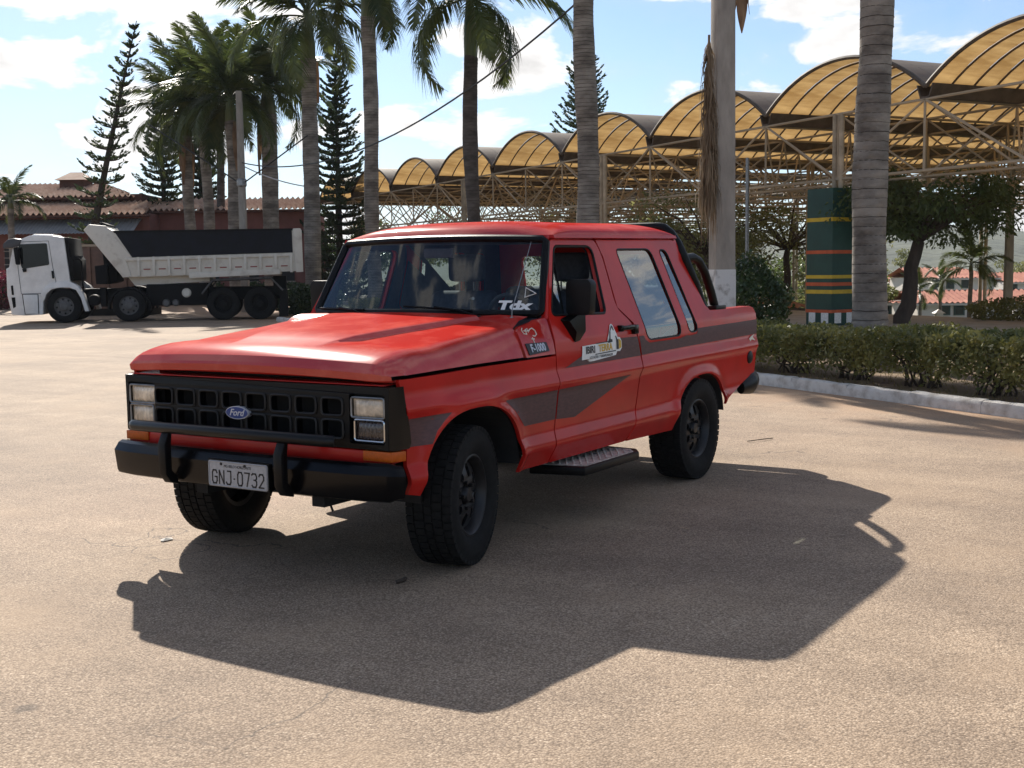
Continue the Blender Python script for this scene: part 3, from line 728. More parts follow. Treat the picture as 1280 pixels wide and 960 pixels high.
# roll bar behind the cab -------------------------------------------------
rbp = []
for t in np.linspace(0, 1, 31):
    y = 0.80-1.60*t
    e = max(0, (abs(y)-0.60)/0.20)
    rbp.append((-2.95, y, 1.795-0.23*e**2.0))
leg = lambda s: [(-3.16, s*0.862, 1.17), (-3.05, s*0.838, 1.38)]
rbm = MB().tube(leg(1)+rbp+leg(-1)[::-1], 0.034, 10).build('roll_bar', 'black_plastic', pk, smooth=True)
for s in (1, -1):
    MB().tube([(-2.96, s*0.80, 1.565), (-3.05, s*0.815, 1.572), (-3.13, s*0.828, 1.545), (-3.21, s*0.84, 1.46), (-3.30, s*0.85, 1.32), (-3.37, s*0.855, 1.19)], 0.032, 10).build('roll_bar_brace', 'black_plastic', rbm, smooth=True)
    MB().box(-3.46, -3.28, s*0.855-0.05, s*0.855+0.05, 1.178, 1.212).build('roll_bar_foot', 'black_plastic', rbm, bevel=0.008)
# side step ---------------------------------------------------------------
for s in (1, -1):
    ya, yb = 0.84, 1.06
    stp = MB().prism([(-0.97, s*0.70), (-1.05, s*1.035), (-1.76, s*1.035), (-1.86, s*0.97), (-1.89, s*0.70)], 'z', 0.318, 0.370).build('side_step', 'black_plastic', pk, bevel=0.012)
    tr = MB().prism([(-1.02, s*0.72), (-1.09, s*1.015), (-1.72, s*1.015), (-1.80, s*0.955), (-1.82, s*0.72)], 'z', 0.368, 0.374)
    tp = tr.build('tread_plate', 'step_plate', stp)
    ridges = MB(); k = 0
    for i in range(22):
        for j in range(6):
            x = -1.10-i*0.04; y = 0.74+j*0.048+(0.024 if i % 2 else 0)
            if y > 1.00 or x < -1.78: continue
            ridges.bar((x-0.012, s*(y-0.010), 0.376), (x+0.012, s*(y+0.010), 0.376), 0.008, 0.006)
    ridges.build('tread_ridges', 'step_plate', stp)
    for x_ in (-1.1, -1.6): MB().bar((x_, s*0.42, 0.40), (x_, s*0.80, 0.335), 0.04).build('step_bracket', 'underbody', stp)
# chassis ---------------------------------------------------------------
ch = MB()
for s in (1, -1): ch.box(-3.95, 0.62, min(s*0.36, s*0.44), max(s*0.36, s*0.44), 0.36, 0.48)
for x in (-3.6, -2.3, -1.2, 0.45): ch.box(x-0.05, x+0.05, -0.40, 0.40, 0.38, 0.46)
ch.build('chassis', 'underbody', pk)
MB().tube([(-2.955, -0.80, 0.363), (-2.955, 0.80, 0.363)], 0.045, 10).lathe([(0.0, -0.16), (0.12, -0.12), (0.16, 0), (0.12, 0.12), (0.0, 0.16)], 16, 'x', (-2.955, 0.05, 0.36)).build('rear_axle', 'underbody', pk)
MB().tube([(0, -0.80, 0.34), (0, 0.80, 0.34)], 0.04, 10).build('front_axle', 'underbody', pk)
MB().box(-0.5, 0.45, -0.28, 0.28, 0.36, 0.80).box(-1.3, -0.5, -0.16, 0.16, 0.36, 0.55).build('engine', 'underbody', pk, bevel=0.03)
MB().tube([(0.55, 0.42, 0.44), (0.56, 0.43, 0.36), (0.555, 0.44, 0.33)], 0.006, 6).build('hanging_cable', 'black_plastic', pk)
MB().box(-0.72, -0.66, -0.82, 0.82, 0.50, 1.20).build('firewall', 'underbody', pk)
# interior --------------------------------------------------------------
rwz = [(-0.80, 1.20), (-0.98, 1.235), (-1.12, 1.215), (-1.16, 1.12), (-1.10, 0.98)]
MB().prism(rwz+[(-0.80, 0.98)], 'y', -0.80, 0.80).build('dashboard', 'interior', pk, bevel=0.02)
wh = [(0.19*math.cos(t), 0.19*math.sin(t)) for t in np.linspace(0, 2*math.pi, 32, endpoint=False)]
swp = Vector((-1.32, 0.40, 1.19)); ax1 = Vector((0.28, 0, 0.96)).normalized(); ax2 = Vector((0, 1, 0)); an_ = ax1.cross(ax2)
sw = MB().tube([swp+ax1*b+ax2*a for a, b in wh], 0.014, 8, closed=True)
for q in (0.4, 2.7, 4.7): sw.tube([swp-an_*0.03, swp+ax2*0.18*math.cos(q)+ax1*0.18*math.sin(q)], 0.012, 6)
sw.tube([swp, swp+Vector((0.25, 0, -0.09))], 0.03, 8)
sw.build('steering_wheel', 'interior', pk, smooth=True)
def seat(x, y, w, hr=True, wide=False):
    s_ = MB().box(x-0.05, x+0.42, y-w/2, y+w/2, 0.72, 0.86).build('seat', 'seat_cloth', pk, bevel=0.05, seg=3)
    MB().prism([(x-0.02, 0.80), (x+0.12, 0.82), (x-0.02, 1.36), (x-0.12, 1.38), (x-0.14, 1.30)], 'y', y-w/2, y+w/2).build('seat_back', 'seat_cloth', s_, bevel=0.05, seg=3)
    if hr:
        MB().box(x-0.17, x-0.06, y-0.135, y+0.135, 1.435, 1.625).build('headrest', 'seat_cloth', s_, bevel=0.045, seg=3)
        for e_ in (-0.06, 0.06): MB().tube([(x-0.11, y+e_, 1.34), (x-0.11, y+e_, 1.48)], 0.007, 6).build('headrest_post', 'steel', s_)
seat(-1.90, 0.40, 0.52); seat(-1.90, -0.42, 0.52); seat(-2.82, 0, 1.30, hr=False)
MB().tube([(-1.70, 0.02, 0.85), (-1.42, 0.02, 1.15), (-1.36, 0.05, 1.34), (-1.28, 0.12, 1.345)], 0.010, 8).build('gear_lever', 'steel', pk, smooth=True)
MB().box(-1.09, -1.06, -0.10, 0.12, 1.60, 1.66).build('rear_view_mirror', 'interior', pk, bevel=0.01)
# wheels ------------------------------------------------------------------
def tread_tyre(R, Wd, rr, blocks=52):
    hw = Wd/2; m = MB()
    prof = [(rr, -hw*0.72), (rr+0.012, -hw*0.80), (rr+(R-rr)*0.30, -hw*0.97), (rr+(R-rr)*0.55, -hw*1.02), (R-0.045, -hw*0.98), (R-0.018, -hw*0.90), (R-0.010, -hw*0.72),
            (R-0.009, 0), (R-0.010, hw*0.72), (R-0.018, hw*0.90), (R-0.045, hw*0.98), (rr+(R-rr)*0.55, hw*1.02), (rr+(R-rr)*0.30, hw*0.97), (rr+0.012, hw*0.80), (rr, hw*0.72)]
    m.lathe(prof, 56, closed=False)
    rws = ((-0.93, -0.62, 0.0), (-0.56, -0.20, 0.5), (-0.13, 0.13, 0.2), (0.20, 0.56, 0.7), (0.62, 0.93, 0.35))
    for a, b, ph in rws:
        for k in range(blocks):
            t0 = 2*math.pi*(k+ph)/blocks; t1 = t0+2*math.pi/blocks*0.84
            vs = []
            for t in (t0, t1):
                for yy in (a*hw, b*hw):
                    for r_ in (R-0.03, R-(0.004 if abs(yy) > hw*0.8 else 0.0)):
                        vs.append((r_*math.cos(t), yy, r_*math.sin(t)))
            m.add(vs, [(0, 1, 3, 2), (4, 6, 7, 5), (0, 4, 5, 1), (2, 3, 7, 6), (1, 5, 7, 3)])
    return m.mesh('tyre', smooth=True, weld=False)
def rim_mesh(rr, hw, nh=8):
    m = MB()
    m.lathe([(rr+0.006, hw*0.70), (rr+0.012, hw*0.78), (rr+0.002, hw*0.80), (rr-0.012, hw*0.72), (rr-0.022, hw*0.45), (rr-0.030, hw*0.20)], 48)
    m.lathe([(rr-0.022, -hw*0.7), (rr+0.006, -hw*0.75)], 48)
    # disc with oval holes
    ro_, ri = rr-0.028, 0.085
    outer = [(ro_*math.cos(t), ro_*math.sin(t)) for t in np.linspace(0, 2*math.pi, 48, endpoint=False)]
    holes = [[(ri*0.62*math.cos(t), ri*0.62*math.sin(t)) for t in np.linspace(0, 2*math.pi, 20, endpoint=False)]]
    for k in range(nh):
        q = 2*math.pi*k/nh+0.2; rc = ro_*0.74
        holes.append([(rc*math.cos(q)+0.036*math.cos(t)*math.cos(q)-0.023*math.sin(t)*math.sin(q), rc*math.sin(q)+0.036*math.cos(t)*math.sin(q)+0.023*math.sin(t)*math.cos(q)) for t in np.linspace(0, 2*math.pi, 14, endpoint=False)])
    polys = [ccw(outer)]+[ccw(h)[::-1] for h in holes]; flat = [p for q in polys for p in q]
    tri = tessellate_polygon([[Vector((p[0], p[1], 0)) for p in q] for q in polys])
    def yy(p):
        r = math.hypot(*p); return hw*0.40+0.022*math.exp(-((r-0.10)/0.045)**2)
    m.add([(p[0], yy(p), p[1]) for p in flat], [tuple(t) for t in tri])
    o = len(m.v)-len(flat); kk = 0
    for q in polys[1:]:
        kk0 = len(polys[0]) if q is polys[1] else kk
        n = len(q); vs = [(p[0], yy(p), p[1]) for p in q]+[(p[0], yy(p)-0.012, p[1]) for p in q]
        m.add(vs, [(i, (i+1) % n, n+(i+1) % n, n+i) for i in range(n)])
    m.lathe([(0.0005, hw*0.68), (0.034, hw*0.66), (0.042, hw*0.58), (0.045, hw*0.3), (0.052, hw*0.2)], 24)
    m.lathe([(ro_*0.98, -0.01), (0.001, -0.01)], 32)
    return m.mesh('rim', smooth=True, weld=False)
HWD = 0.128
me_t = tread_tyre(0.363, 2*HWD, 0.203); me_r = rim_mesh(0.203, HWD)
me_n = MB().lathe([(0.0005, HWD*0.66), (0.010, HWD*0.66), (0.011, HWD*0.4)], 6).mesh('wheel_nut', weld=False)
for x, s, st_ in ((0, 1, 13.0), (0, -1, 12.0), (-2.948, 1, 0), (-2.948, -1, 0)):
    wl_ = obj('wheel', me_r, 'rim_black', pk); wl_.location = (x, s*0.812, 0.363); wl_.rotation_euler = (0, 0, math.radians(st_)+(0 if s > 0 else math.pi))
    obj('tyre', me_t, 'rubber', wl_); 
    for k in range(5): obj('wheel_nut', me_n, 'rim_black', wl_).location = (0.070*math.cos(1.2566*k), 0, 0.070*math.sin(1.2566*k))

# settle the body: slight nose-down rake and the measured spacing along its length
WX = np.array([(-4.20, -0.115), (-4.02, -0.100), (-3.40, -0.034), (-3.13, -0.022), (-2.63, 0.009), (-2.0, 0.027), (-1.2, 0.034), (-0.89, 0.028), (-0.5, 0.016), (-0.08, 0.002), (0.3, -0.018), (0.72, -0.034), (0.9, -0.040)])
WZ = np.array([(-4.02, 0.024), (-3.13, 0.016), (-2.63, 0.010), (-2.0, 0.0), (-0.9, -0.008), (-0.08, -0.011), (0.72, -0.023)])
def settle(x, z): return x+float(np.interp(x, WX[:, 0], WX[:, 1])), z+float(np.interp(x, WZ[:, 0], WZ[:, 1]))*max(0, min(1.1, (z-0.38)/0.65))
done = set()
def settle_tree(o):
    if o.type == 'MESH' and o.name.split('.')[0] == 'wheel': return
    if o.location.length > 0.3:
        o.location.x, o.location.z = settle(o.location.x, o.location.z); return
    if o.type == 'MESH' and o.data.name not in done:
        done.add(o.data.name)
        for v in o.data.vertices: v.co.x, v.co.z = settle(v.co.x, v.co.z)
    for c in o.children: settle_tree(c)
for c in list(pk.children): settle_tree(c)
# ================================================================ the setting: ground, paving, kerb
def ground_material():
    m = bpy.data.materials.new('asphalt'); m.use_nodes = True; N = m.node_tree.nodes; L = m.node_tree.links
    b = N['Principled BSDF']; b.inputs['Roughness'].default_value = 0.88; b.inputs['Specular IOR Level'].default_value = 0.35
    g = N.new('ShaderNodeNewGeometry'); P = g.outputs['Position']
    def noise(s, d=4, r=0.6, vec=P):
        n = N.new('ShaderNodeTexNoise'); n.inputs['Scale'].default_value = s; n.inputs['Detail'].default_value = d; n.inputs['Roughness'].default_value = r; L.new(vec, n.inputs['Vector']); return n.outputs['Fac']
    def rmp(x, *st):
        r = N.new('ShaderNodeValToRGB'); L.new(x, r.inputs[0]); e = r.color_ramp.elements
        e[0].position, e[0].color = st[0][0], (*st[0][1], 1); e[1].position, e[1].color = st[1][0], (*st[1][1], 1)
        for p, c in st[2:]: q = e.new(p); q.color = (*c, 1)
        return r.outputs[0]
    def mix(f, a, c, bl='MIX'):
        n = N.new('ShaderNodeMix'); n.data_type = 'RGBA'; n.blend_type = bl
        if isinstance(f, float): n.inputs[0].default_value = f
        else: L.new(f, n.inputs[0])
        for i, v in ((6, a), (7, c)):
            if isinstance(v, tuple): n.inputs[i].default_value = (*v, 1)
            else: L.new(v, n.inputs[i])
        return n.outputs[2]
    def mth(op, a, c, clamp=False):
        n = N.new('ShaderNodeMath'); n.operation = op; n.use_clamp = clamp
        for i, v in ((0, a), (1, c)):
            if isinstance(v, (int, float)): n.inputs[i].default_value = v
            else: L.new(v, n.inputs[i])
        return n.outputs[0]
    vo = N.new('ShaderNodeTexVoronoi'); vo.inputs['Scale'].default_value = 120; L.new(P, vo.inputs['Vector'])
    stone = rmp(vo.outputs['Color'], (0.0, (0.26, 0.198, 0.146)), (0.5, (0.40, 0.305, 0.220)), (0.80, (0.50, 0.390, 0.288)), (1.0, (0.68, 0.565, 0.440)))
    gap = rmp(vo.outputs['Distance'], (0.30, (1, 1, 1)), (0.75, (0.55, 0.52, 0.49)))
    col = mix(1.0, stone, gap, 'MULTIPLY')
    big = rmp(noise(0.35, 5), (0.32, (0.80, 0.78, 0.77)), (0.68, (1.13, 1.11, 1.08)))
    col = mix(1.0, col, big, 'MULTIPLY')
    mid = rmp(noise(2.3, 6), (0.30, (0.84, 0.83, 0.82)), (0.70, (1.10, 1.10, 1.09)))
    col = mix(1.0, col, mid, 'MULTIPLY')
    # worn lanes running along the lot
    mp_ = N.new('ShaderNodeMapping'); mp_.inputs['Rotation'].default_value = (0, 0, -ROT_AB); mp_.inputs['Scale'].default_value = (1.1, 0.10, 1); L.new(P, mp_.inputs['Vector'])
    lane = rmp(noise(1.0, 5, 0.6, mp_.outputs[0]), (0.36, (0.86, 0.85, 0.85)), (0.62, (1.05, 1.05, 1.04)))
    col = mix(1.0, col, lane, 'MULTIPLY')
    # sandy dust washed onto the asphalt
    dust = rmp(noise(0.8, 6, 0.65), (0.50, (0, 0, 0)), (0.72, (0.55, 0.55, 0.55)))
    col = mix(dust, col, (0.36, 0.255, 0.165))
    # earth along the kerb line: distance from it
    sx = N.new('ShaderNodeVectorMath'); sx.operation = 'DOT_PRODUCT'; L.new(P, sx.inputs[0])
    p0, p1 = AB(9.60, 0), AB(8.60, 0); d = (p1-p0); sx.inputs[1].default_value = d
    dk = mth('SUBTRACT', sx.outputs['Value'], p0.dot(d))
    kz = mth('MULTIPLY', mth('SUBTRACT', 1.0, mth('MULTIPLY', dk, 0.55), True), rmp(noise(1.6, 6), (0.34, (0.25, 0.25, 0.25)), (0.66, (1, 1, 1))))
    col = mix(kz, col, (0.40, 0.24, 0.135))
    # oil spots and stains
    sp = N.new('ShaderNodeTexVoronoi'); sp.inputs['Scale'].default_value = 1.15; L.new(P, sp.inputs['Vector'])
    nz = noise(9, 4)
    spot = rmp(mth('ADD', sp.outputs['Distance'], mth('MULTIPLY', nz, 0.10)), (0.085, (1, 1, 1)), (0.115, (0, 0, 0)))
    sel = rmp(sp.outputs['Color'], (0.52, (0, 0, 0)), (0.56, (0.6, 0.6, 0.6)))
    col = mix(mth('MULTIPLY', spot, sel), col, (0.07, 0.055, 0.045))
    # thin cracks
    vc = N.new('ShaderNodeTexVoronoi'); vc.feature = 'DISTANCE_TO_EDGE'; vc.inputs['Scale'].default_value = 0.33
    wv = N.new('ShaderNodeVectorMath'); wv.operation = 'ADD'; nv = N.new('ShaderNodeTexNoise'); nv.inputs['Scale'].default_value = 1.8; nv.inputs['Detail'].default_value = 6; L.new(P, nv.inputs['Vector'])
    L.new(P, wv.inputs[0]); L.new(nv.outputs['Color'], wv.inputs[1]); L.new(wv.outputs[0], vc.inputs['Vector'])
    ck = mth('MULTIPLY', rmp(vc.outputs['Distance'], (0.0008, (1, 1, 1)), (0.0026, (0, 0, 0))), rmp(noise(0.5, 3), (0.52, (0, 0, 0)), (0.60, (0.75, 0.75, 0.75))))
    col = mix(ck, col, (0.05, 0.04, 0.035))
    L.new(col, b.inputs['Base Color'])
    bp = N.new('ShaderNodeBump'); bp.inputs['Strength'].default_value = 0.55; bp.inputs['Distance'].default_value = 0.004; bp.invert = True
    L.new(mth('ADD', vo.outputs['Distance'], mth('MULTIPLY', noise(30, 4), 1.2)), bp.inputs['Height']); L.new(bp.outputs[0], b.inputs['Normal'])
    MATS['asphalt'] = m
ground_material()
mat('earth', (0.16, 0.095, 0.055), 0.95, color2=(0.24, 0.17, 0.085), scale=1.2, bump=0.5, bscale=14, bdist=0.03)
mat('grass_ground', (0.060, 0.075, 0.022), 0.95, color2=(0.15, 0.125, 0.055), scale=0.6, bump=0.6, bscale=9, bdist=0.05)
mat('pavement', (0.36, 0.31, 0.25), 0.9, var=0.18, scale=1.6, bump=0.3, bscale=40, bdist=0.01)
mat('kerb_white', (0.60, 0.56, 0.50), 0.85, color2=(0.30, 0.25, 0.20), scale=7, bump=0.5, bscale=40, lo=0.45, hi=0.80)
mat('concrete', (0.30, 0.265, 0.225), 0.9, var=0.22, scale=5, bump=0.3, bscale=60, stretch=(1, 1, 0.3))

# one sheet for the land, level near the lot, falling away beyond the canopy
av = np.concatenate([[-3000, -600, -150, -60, -20, 0, 6], np.arange(11, 24, 1.0), np.arange(24, 36, 1.5), [40, 60, 90, 140, 220, 400, 800, 1600, 3500]])
bv = np.concatenate([[-3000, -600, -150, -60], np.arange(-30, 100, 10), [130, 200, 400, 800, 1600, 3500]])
GV = [AB(a, b, ground_z(a, b)-0.012) for a in av for b in bv]; nb = len(bv)
GF = [(i*nb+j, (i+1)*nb+j, (i+1)*nb+j+1, i*nb+j+1) for i in range(len(av)-1) for j in range(nb-1)]
gm = MB(); gm.v = [tuple(p) for p in GV]; gm.f = GF
tag(gm.build('ground', 'grass_ground', smooth=True), kind='structure')
# asphalt lot: everything on this side of the kerb, and the yard to the left
KA = 9.62; KB_END = 36.0
lot = MB(); lot.add([AB(KA, -25, 0), AB(KA, KB_END, 0), AB(13.5, KB_END+2.5, 0), AB(16, 62, 0), AB(-60, 62, 0), AB(-60, -25, 0)], [(0, 1, 2, 3, 4, 5)])
tag(lot.build('asphalt_lot', 'asphalt'), kind='structure')
bed = MB(); bed.add([AB(KA+0.14, -25, 0.075), AB(16.8, -25, 0.075), AB(16.8, KB_END+1, 0.075), AB(KA+0.14, KB_END, 0.075)], [(0, 1, 2, 3)])
tag(bed.build('planting_bed', 'earth'), kind='structure')
pth = MB().box(0, 7.6, 0, 84, -0.05, 0.095)
po = pth.build('pavement', 'pavement', bevel=0.01); tag(po, kind='structure'); po.location = AB(16.9, -18); po.rotation_euler = (0, 0, ROT_AB)
# kerb: one thing, each stone a part
kerb = empty('kerb', AB(KA, 0), ROT_AB); tag(kerb, kind='structure')
kv = []
for q in range(3):
    m = MB(); nseg = 8; rows = []
    r_ = random.Random(q)
    for i in range(nseg+1):
        y = 1.0*i/nseg*0.992+0.004; j = lambda: r_.uniform(-0.006, 0.006)
        rows.append([(0.0+j(), y, -0.02), (0.002+j(), y, 0.085+j()), (0.016+j(), y, 0.122+j()), (0.045, y, 0.135+j()), (0.115, y, 0.136+j()), (0.135, y, 0.12), (0.14, y, -0.02)])
    m.grid(rows); m.add(rows[0], [tuple(range(7))]); m.add(rows[-1], [tuple(range(7))[::-1]])
    kv.append(m.mesh('kerb_stone', smooth=True))
for i in range(-10, 36):
    k = obj('kerb_stone', kv[i % 3], 'kerb_white', kerb); k.location = (random.uniform(-0.006, 0.006), float(i), random.uniform(-0.008, 0.006)); k.rotation_euler = (0, 0, random.uniform(-0.006, 0.006))
# ================================================================ the barrel-vaulted canopy
mat('canopy_skin', (0.36, 0.215, 0.080), 0.6, color2=(0.58, 0.385, 0.165), scale=2.4, trans=0.34, rand=0.10, stretch=(0.4, 2, 1))
_m = MATS['canopy_skin']; _n = _m.node_tree.nodes; _l = _m.node_tree.links       # weathered grey on the outside, yellow within
_g = _n.new('ShaderNodeNewGeometry'); _x = _n.new('ShaderNodeMix'); _x.data_type = 'RGBA'; _b = _n['Principled BSDF']
_src = _b.inputs['Base Color'].links[0].from_socket; _l.new(_src, _x.inputs[7]); _x.inputs[6].default_value = (0.20, 0.165, 0.13, 1)
_l.new(_g.outputs['Backfacing'], _x.inputs[0]); _l.new(_x.outputs[2], _b.inputs['Base Color'])
mat('canopy_dark', (0.095, 0.070, 0.050), 0.7, var=0.3, scale=4)
mat('canopy_steel', (0.40, 0.31, 0.21), 0.6, var=0.28, scale=3, rand=0.15)
mat('column_green', (0.012, 0.050, 0.036), 0.6, var=0.15, scale=3, bump=0.1, bscale=30)
mat('column_yellow', (0.55, 0.36, 0.02), 0.6, var=0.12, scale=6)
mat('column_orange', (0.50, 0.085, 0.02), 0.6, var=0.12, scale=6)
mat('paper', (0.70, 0.68, 0.64), 0.8, var=0.15, scale=20)
SP = 5.363; CA0 = 19.25; CB0 = 25.06; DZ = 0.0; GZ0 = 0.095       # front line and first valley
HS = 5.20; RISE = 0.98; STRIP = 0.63; NST = 38; K0, K1 = -2, 7
cn = empty('canopy', AB(CA0, CB0), ROT_AB)
tag(cn, 'long canopy of yellow barrel vaults carried on a steel space frame', 'canopy')
Rv = ((SP/2)**2+RISE**2)/(2*RISE); th0 = math.asin(SP/2/Rv)
def arc(n, r=0.0): return [((Rv+r)*math.sin(t)+SP/2, (Rv+r)*math.cos(t)-Rv+RISE) for t in np.linspace(-th0, th0, n+1)]
m = MB(); A = arc(18); rows = [[(x, y, HS+z) for y, z in A] for x in (0.0, STRIP*0.985)]
me_panel = m.grid(rows).mesh('roof_panel', smooth=True)
me_rib = MB().tube([(0, y, HS+z-0.03) for y, z in arc(18)], 0.024, 5).mesh('rib', smooth=True)
me_edge = MB().tube([(0, y, HS+z) for y, z in arc(22)], 0.05, 6).mesh('edge_arch', smooth=True)
me_gut = MB().prism([(-0.24, 0.05), (-0.13, -0.24), (0.13, -0.24), (0.24, 0.05), (0.20, 0.05), (0.11, -0.20), (-0.11, -0.20), (-0.20, 0.05)], 'x', -0.02, NST*STRIP).mesh('gutter')
npan = 0
for k in range(K0, K1):
    for s in range(NST):
        if (k >= 0 and s > 30) or (k > 1 and s > 17): continue
        p = obj('roof_panel', me_panel, 'canopy_skin', cn); p.location = (s*STRIP, k*SP, k*SP*DZ)
        if s: q = obj('rib', me_rib, 'canopy_dark', cn); q.location = (s*STRIP, k*SP, k*SP*DZ)
    e = obj('edge_arch', me_edge, 'canopy_dark', cn); e.location = (0, k*SP, k*SP*DZ)
for k in range(K0, K1+1):
    g = obj('gutter', me_gut, 'canopy_dark', cn); g.location = (0, k*SP, HS+k*SP*DZ)
# space frame: square-on-offset-square grid
zt, zb = HS-0.26, 3.46; MOD = SP/2
na, nbk = 7, (K1-K0)*2
T = lambda i, j: Vector((i*MOD, (K0*2+j)*MOD, zt)); Bn = lambda i, j: Vector(((i+0.5)*MOD, (K0*2+j+0.5)*MOD, zb))
bars = []
for i in range(na+1):
    for j in range(nbk+1):
        if i < na: bars.append((T(i, j), T(i+1, j), 0.030))
        if j < nbk: bars.append((T(i, j), T(i, j+1), 0.030))
for i in range(na):
    for j in range(nbk):
        if i < na-1: bars.append((Bn(i, j), Bn(i+1, j), 0.032))
        if j < nbk-1: bars.append((Bn(i, j), Bn(i, j+1), 0.032))
        for di, dj in ((0, 0), (1, 0), (0, 1), (1, 1)): bars.append((Bn(i, j), T(i+di, j+dj), 0.025))
# upright front frame below the edge
for j in range(nbk+1):
    bars.append((Vector((0, (K0*2+j)*MOD, zt)), Vector((0, (K0*2+j)*MOD, zb)), 0.028))
    if j < nbk:
        bars.append((Vector((0, (K0*2+j)*MOD, zb)), Vector((0, (K0*2+j+1)*MOD, zb)), 0.034))
        a_, b_ = ((zt, zb) if j % 2 == 0 else (zb, zt))
        bars.append((Vector((0, (K0*2+j)*MOD, a_)), Vector((0, (K0*2+j+1)*MOD, b_)), 0.030))
bars = [(Vector((a.x, a.y, a.z+a.y*DZ)), Vector((b.x, b.y, b.z+b.y*DZ)), r) for a, b, r in bars]
MWc = Matrix.Translation(AB(CA0, CB0)) @ Matrix.Rotation(ROT_AB, 4, 'Z')
camv = Vector(CAM)
def vis(b):
    p = MWc @ ((b[0]+b[1])/2)-camv
    d = p.dot(Vector(_f)); x = p.dot(Vector(_r))
    return (d > 1 and abs(x/d) < 0.44, d)
inn = sorted([(vis(b)[1], n) for n, b in enumerate(bars) if vis(b)[0]])
own = {n for d, n in inn[:290]}
me_bar = MB().tube([(0, 0, 0), (0, 0, 1)], 1.0, 6).mesh('truss_bar', smooth=True)
rest = MB()
for n, (a, b, r) in enumerate(bars):
    if n in own:
        o = obj('truss_bar', me_bar, 'canopy_steel', cn); d = b-a
        o.location = a; o.rotation_mode = 'QUATERNION'; o.rotation_quaternion = d.to_track_quat('Z', 'Y'); o.scale = (r, r, d.length)
    else: rest.tube([a, b], r, 5, caps=False)
tag(rest.build('distant_truss', 'canopy_steel', cn, smooth=True, weld=False), kind='stuff')
# steel columns
for (i, j) in ((0, 3), (0, 7), (0, 11), (0, 15), (3, 3), (3, 7), (3, 11), (6, 3), (6, 7), (6, 11)):
    x, y = i*MOD, (K0*2+j)*MOD
    gz = ground_z(CA0+x, 0)
    for dx, dy in ((0.0, -0.11), (0.0, 0.11)):
        MB().tube([(x+dx, y+dy, gz-0.05), (x+dx, y+dy, zt+y*DZ)], 0.065, 10).build('column_pipe', 'canopy_steel', cn, smooth=True)
# the clad column with painted bands
COLP = (0, (K0*2+3)*MOD+0.2)
def clad(x, y, lab):
    c = empty('painted_column', MWc @ Vector((x, y, GZ0)), ROT_LD+math.radians(33))
    tag(c, lab, 'column')
    h = 3.16; w_ = 0.395
    MB().box(-w_, w_, -w_, w_, 0, h).build('cladding', 'column_green', c, bevel=0.02)
    for z0, z1, mt in tuple((z0, z1, mt) for z0, z1, mt in ((2.40, 2.49, 'column_yellow'), (1.66, 1.74, 'column_orange'), (1.09, 1.17, 'column_yellow'), (0.92, 1.00, 'column_orange'), (0.74, 0.83, 'column_yellow'), (0.30, 0.37, 'column_orange'))):
        MB().box(-w_-0.008, w_+0.008, -w_-0.008, w_+0.008, z0, z1).build('painted_band', mt, c)
    for s, (a, b) in ((0, (0.10, 0.30)), (0, (-0.30, -0.08)), (1, (-0.28, -0.06)), (1, (0.08, 0.26))):
        p = MB()
        if s == 0: p.box(a, b, -w_-0.006, -w_-0.002, 0.06, 0.30)
        else: p.box(w_+0.002, w_+0.006, a, b, 0.04, 0.28)
        p.build('notice', 'paper', c)
        p = MB()
        if s == 0: p.box(-w_-0.006, -w_-0.002, a, b, 0.06, 0.30)
        p.build('notice', 'paper', c) if s == 0 else None
    return c
clad(*COLP, 'dark green square column with yellow and orange bands under the canopy')

# ================================================================ vegetation helpers
mat('palm_bark', (0.115, 0.095, 0.078), 0.9, color2=(0.31, 0.27, 0.225), scale=1.8, bump=0.5, bscale=30, bdist=0.02, stretch=(1, 1, 2.2))
mat('palm_bark_dark', (0.050, 0.040, 0.034), 0.9, color2=(0.12, 0.10, 0.085), scale=3.0, bump=0.5, bscale=30, bdist=0.02, stretch=(1, 1, 2.2))
mat('palm_ring', (0.045, 0.036, 0.030), 0.95)
mat('crownshaft', (0.085, 0.11, 0.030), 0.5, color2=(0.15, 0.14, 0.05), scale=2.5, stretch=(1, 1, 0.3))
mat('dead_sheath', (0.16, 0.085, 0.045), 0.85, color2=(0.30, 0.19, 0.11), scale=6, stretch=(1, 1, 0.3), trans=0.15)
mat('frond_green', (0.040, 0.066, 0.016), 0.42, color2=(0.11, 0.13, 0.034), scale=2.0, trans=0.40, rand=0.25)
mat('frond_dry', (0.15, 0.095, 0.05), 0.8, color2=(0.28, 0.20, 0.12), scale=3, trans=0.25)
mat('pine_green', (0.028, 0.050, 0.020), 0.6, color2=(0.065, 0.090, 0.034), scale=1.5, trans=0.2)
mat('bark', (0.060, 0.042, 0.030), 0.9, var=0.3, scale=6, bump=0.6, bscale=25, bdist=0.03, stretch=(1, 1, 0.3))
mat('leaf_hedge', (0.085, 0.100, 0.026), 0.5, color2=(0.29, 0.26, 0.075), scale=2.2, trans=0.35, rand=0.18)
mat('leaf_dark', (0.022, 0.046, 0.015), 0.35, color2=(0.065, 0.100, 0.030), scale=3.0, trans=0.25)
mat('leaf_mid', (0.062, 0.100, 0.027), 0.5, color2=(0.15, 0.185, 0.052), scale=1.0, trans=0.45, rand=0.25)
mat('leaf_pale', (0.10, 0.115, 0.040), 0.55, color2=(0.20, 0.20, 0.075), scale=1.0, trans=0.5, rand=0.2)
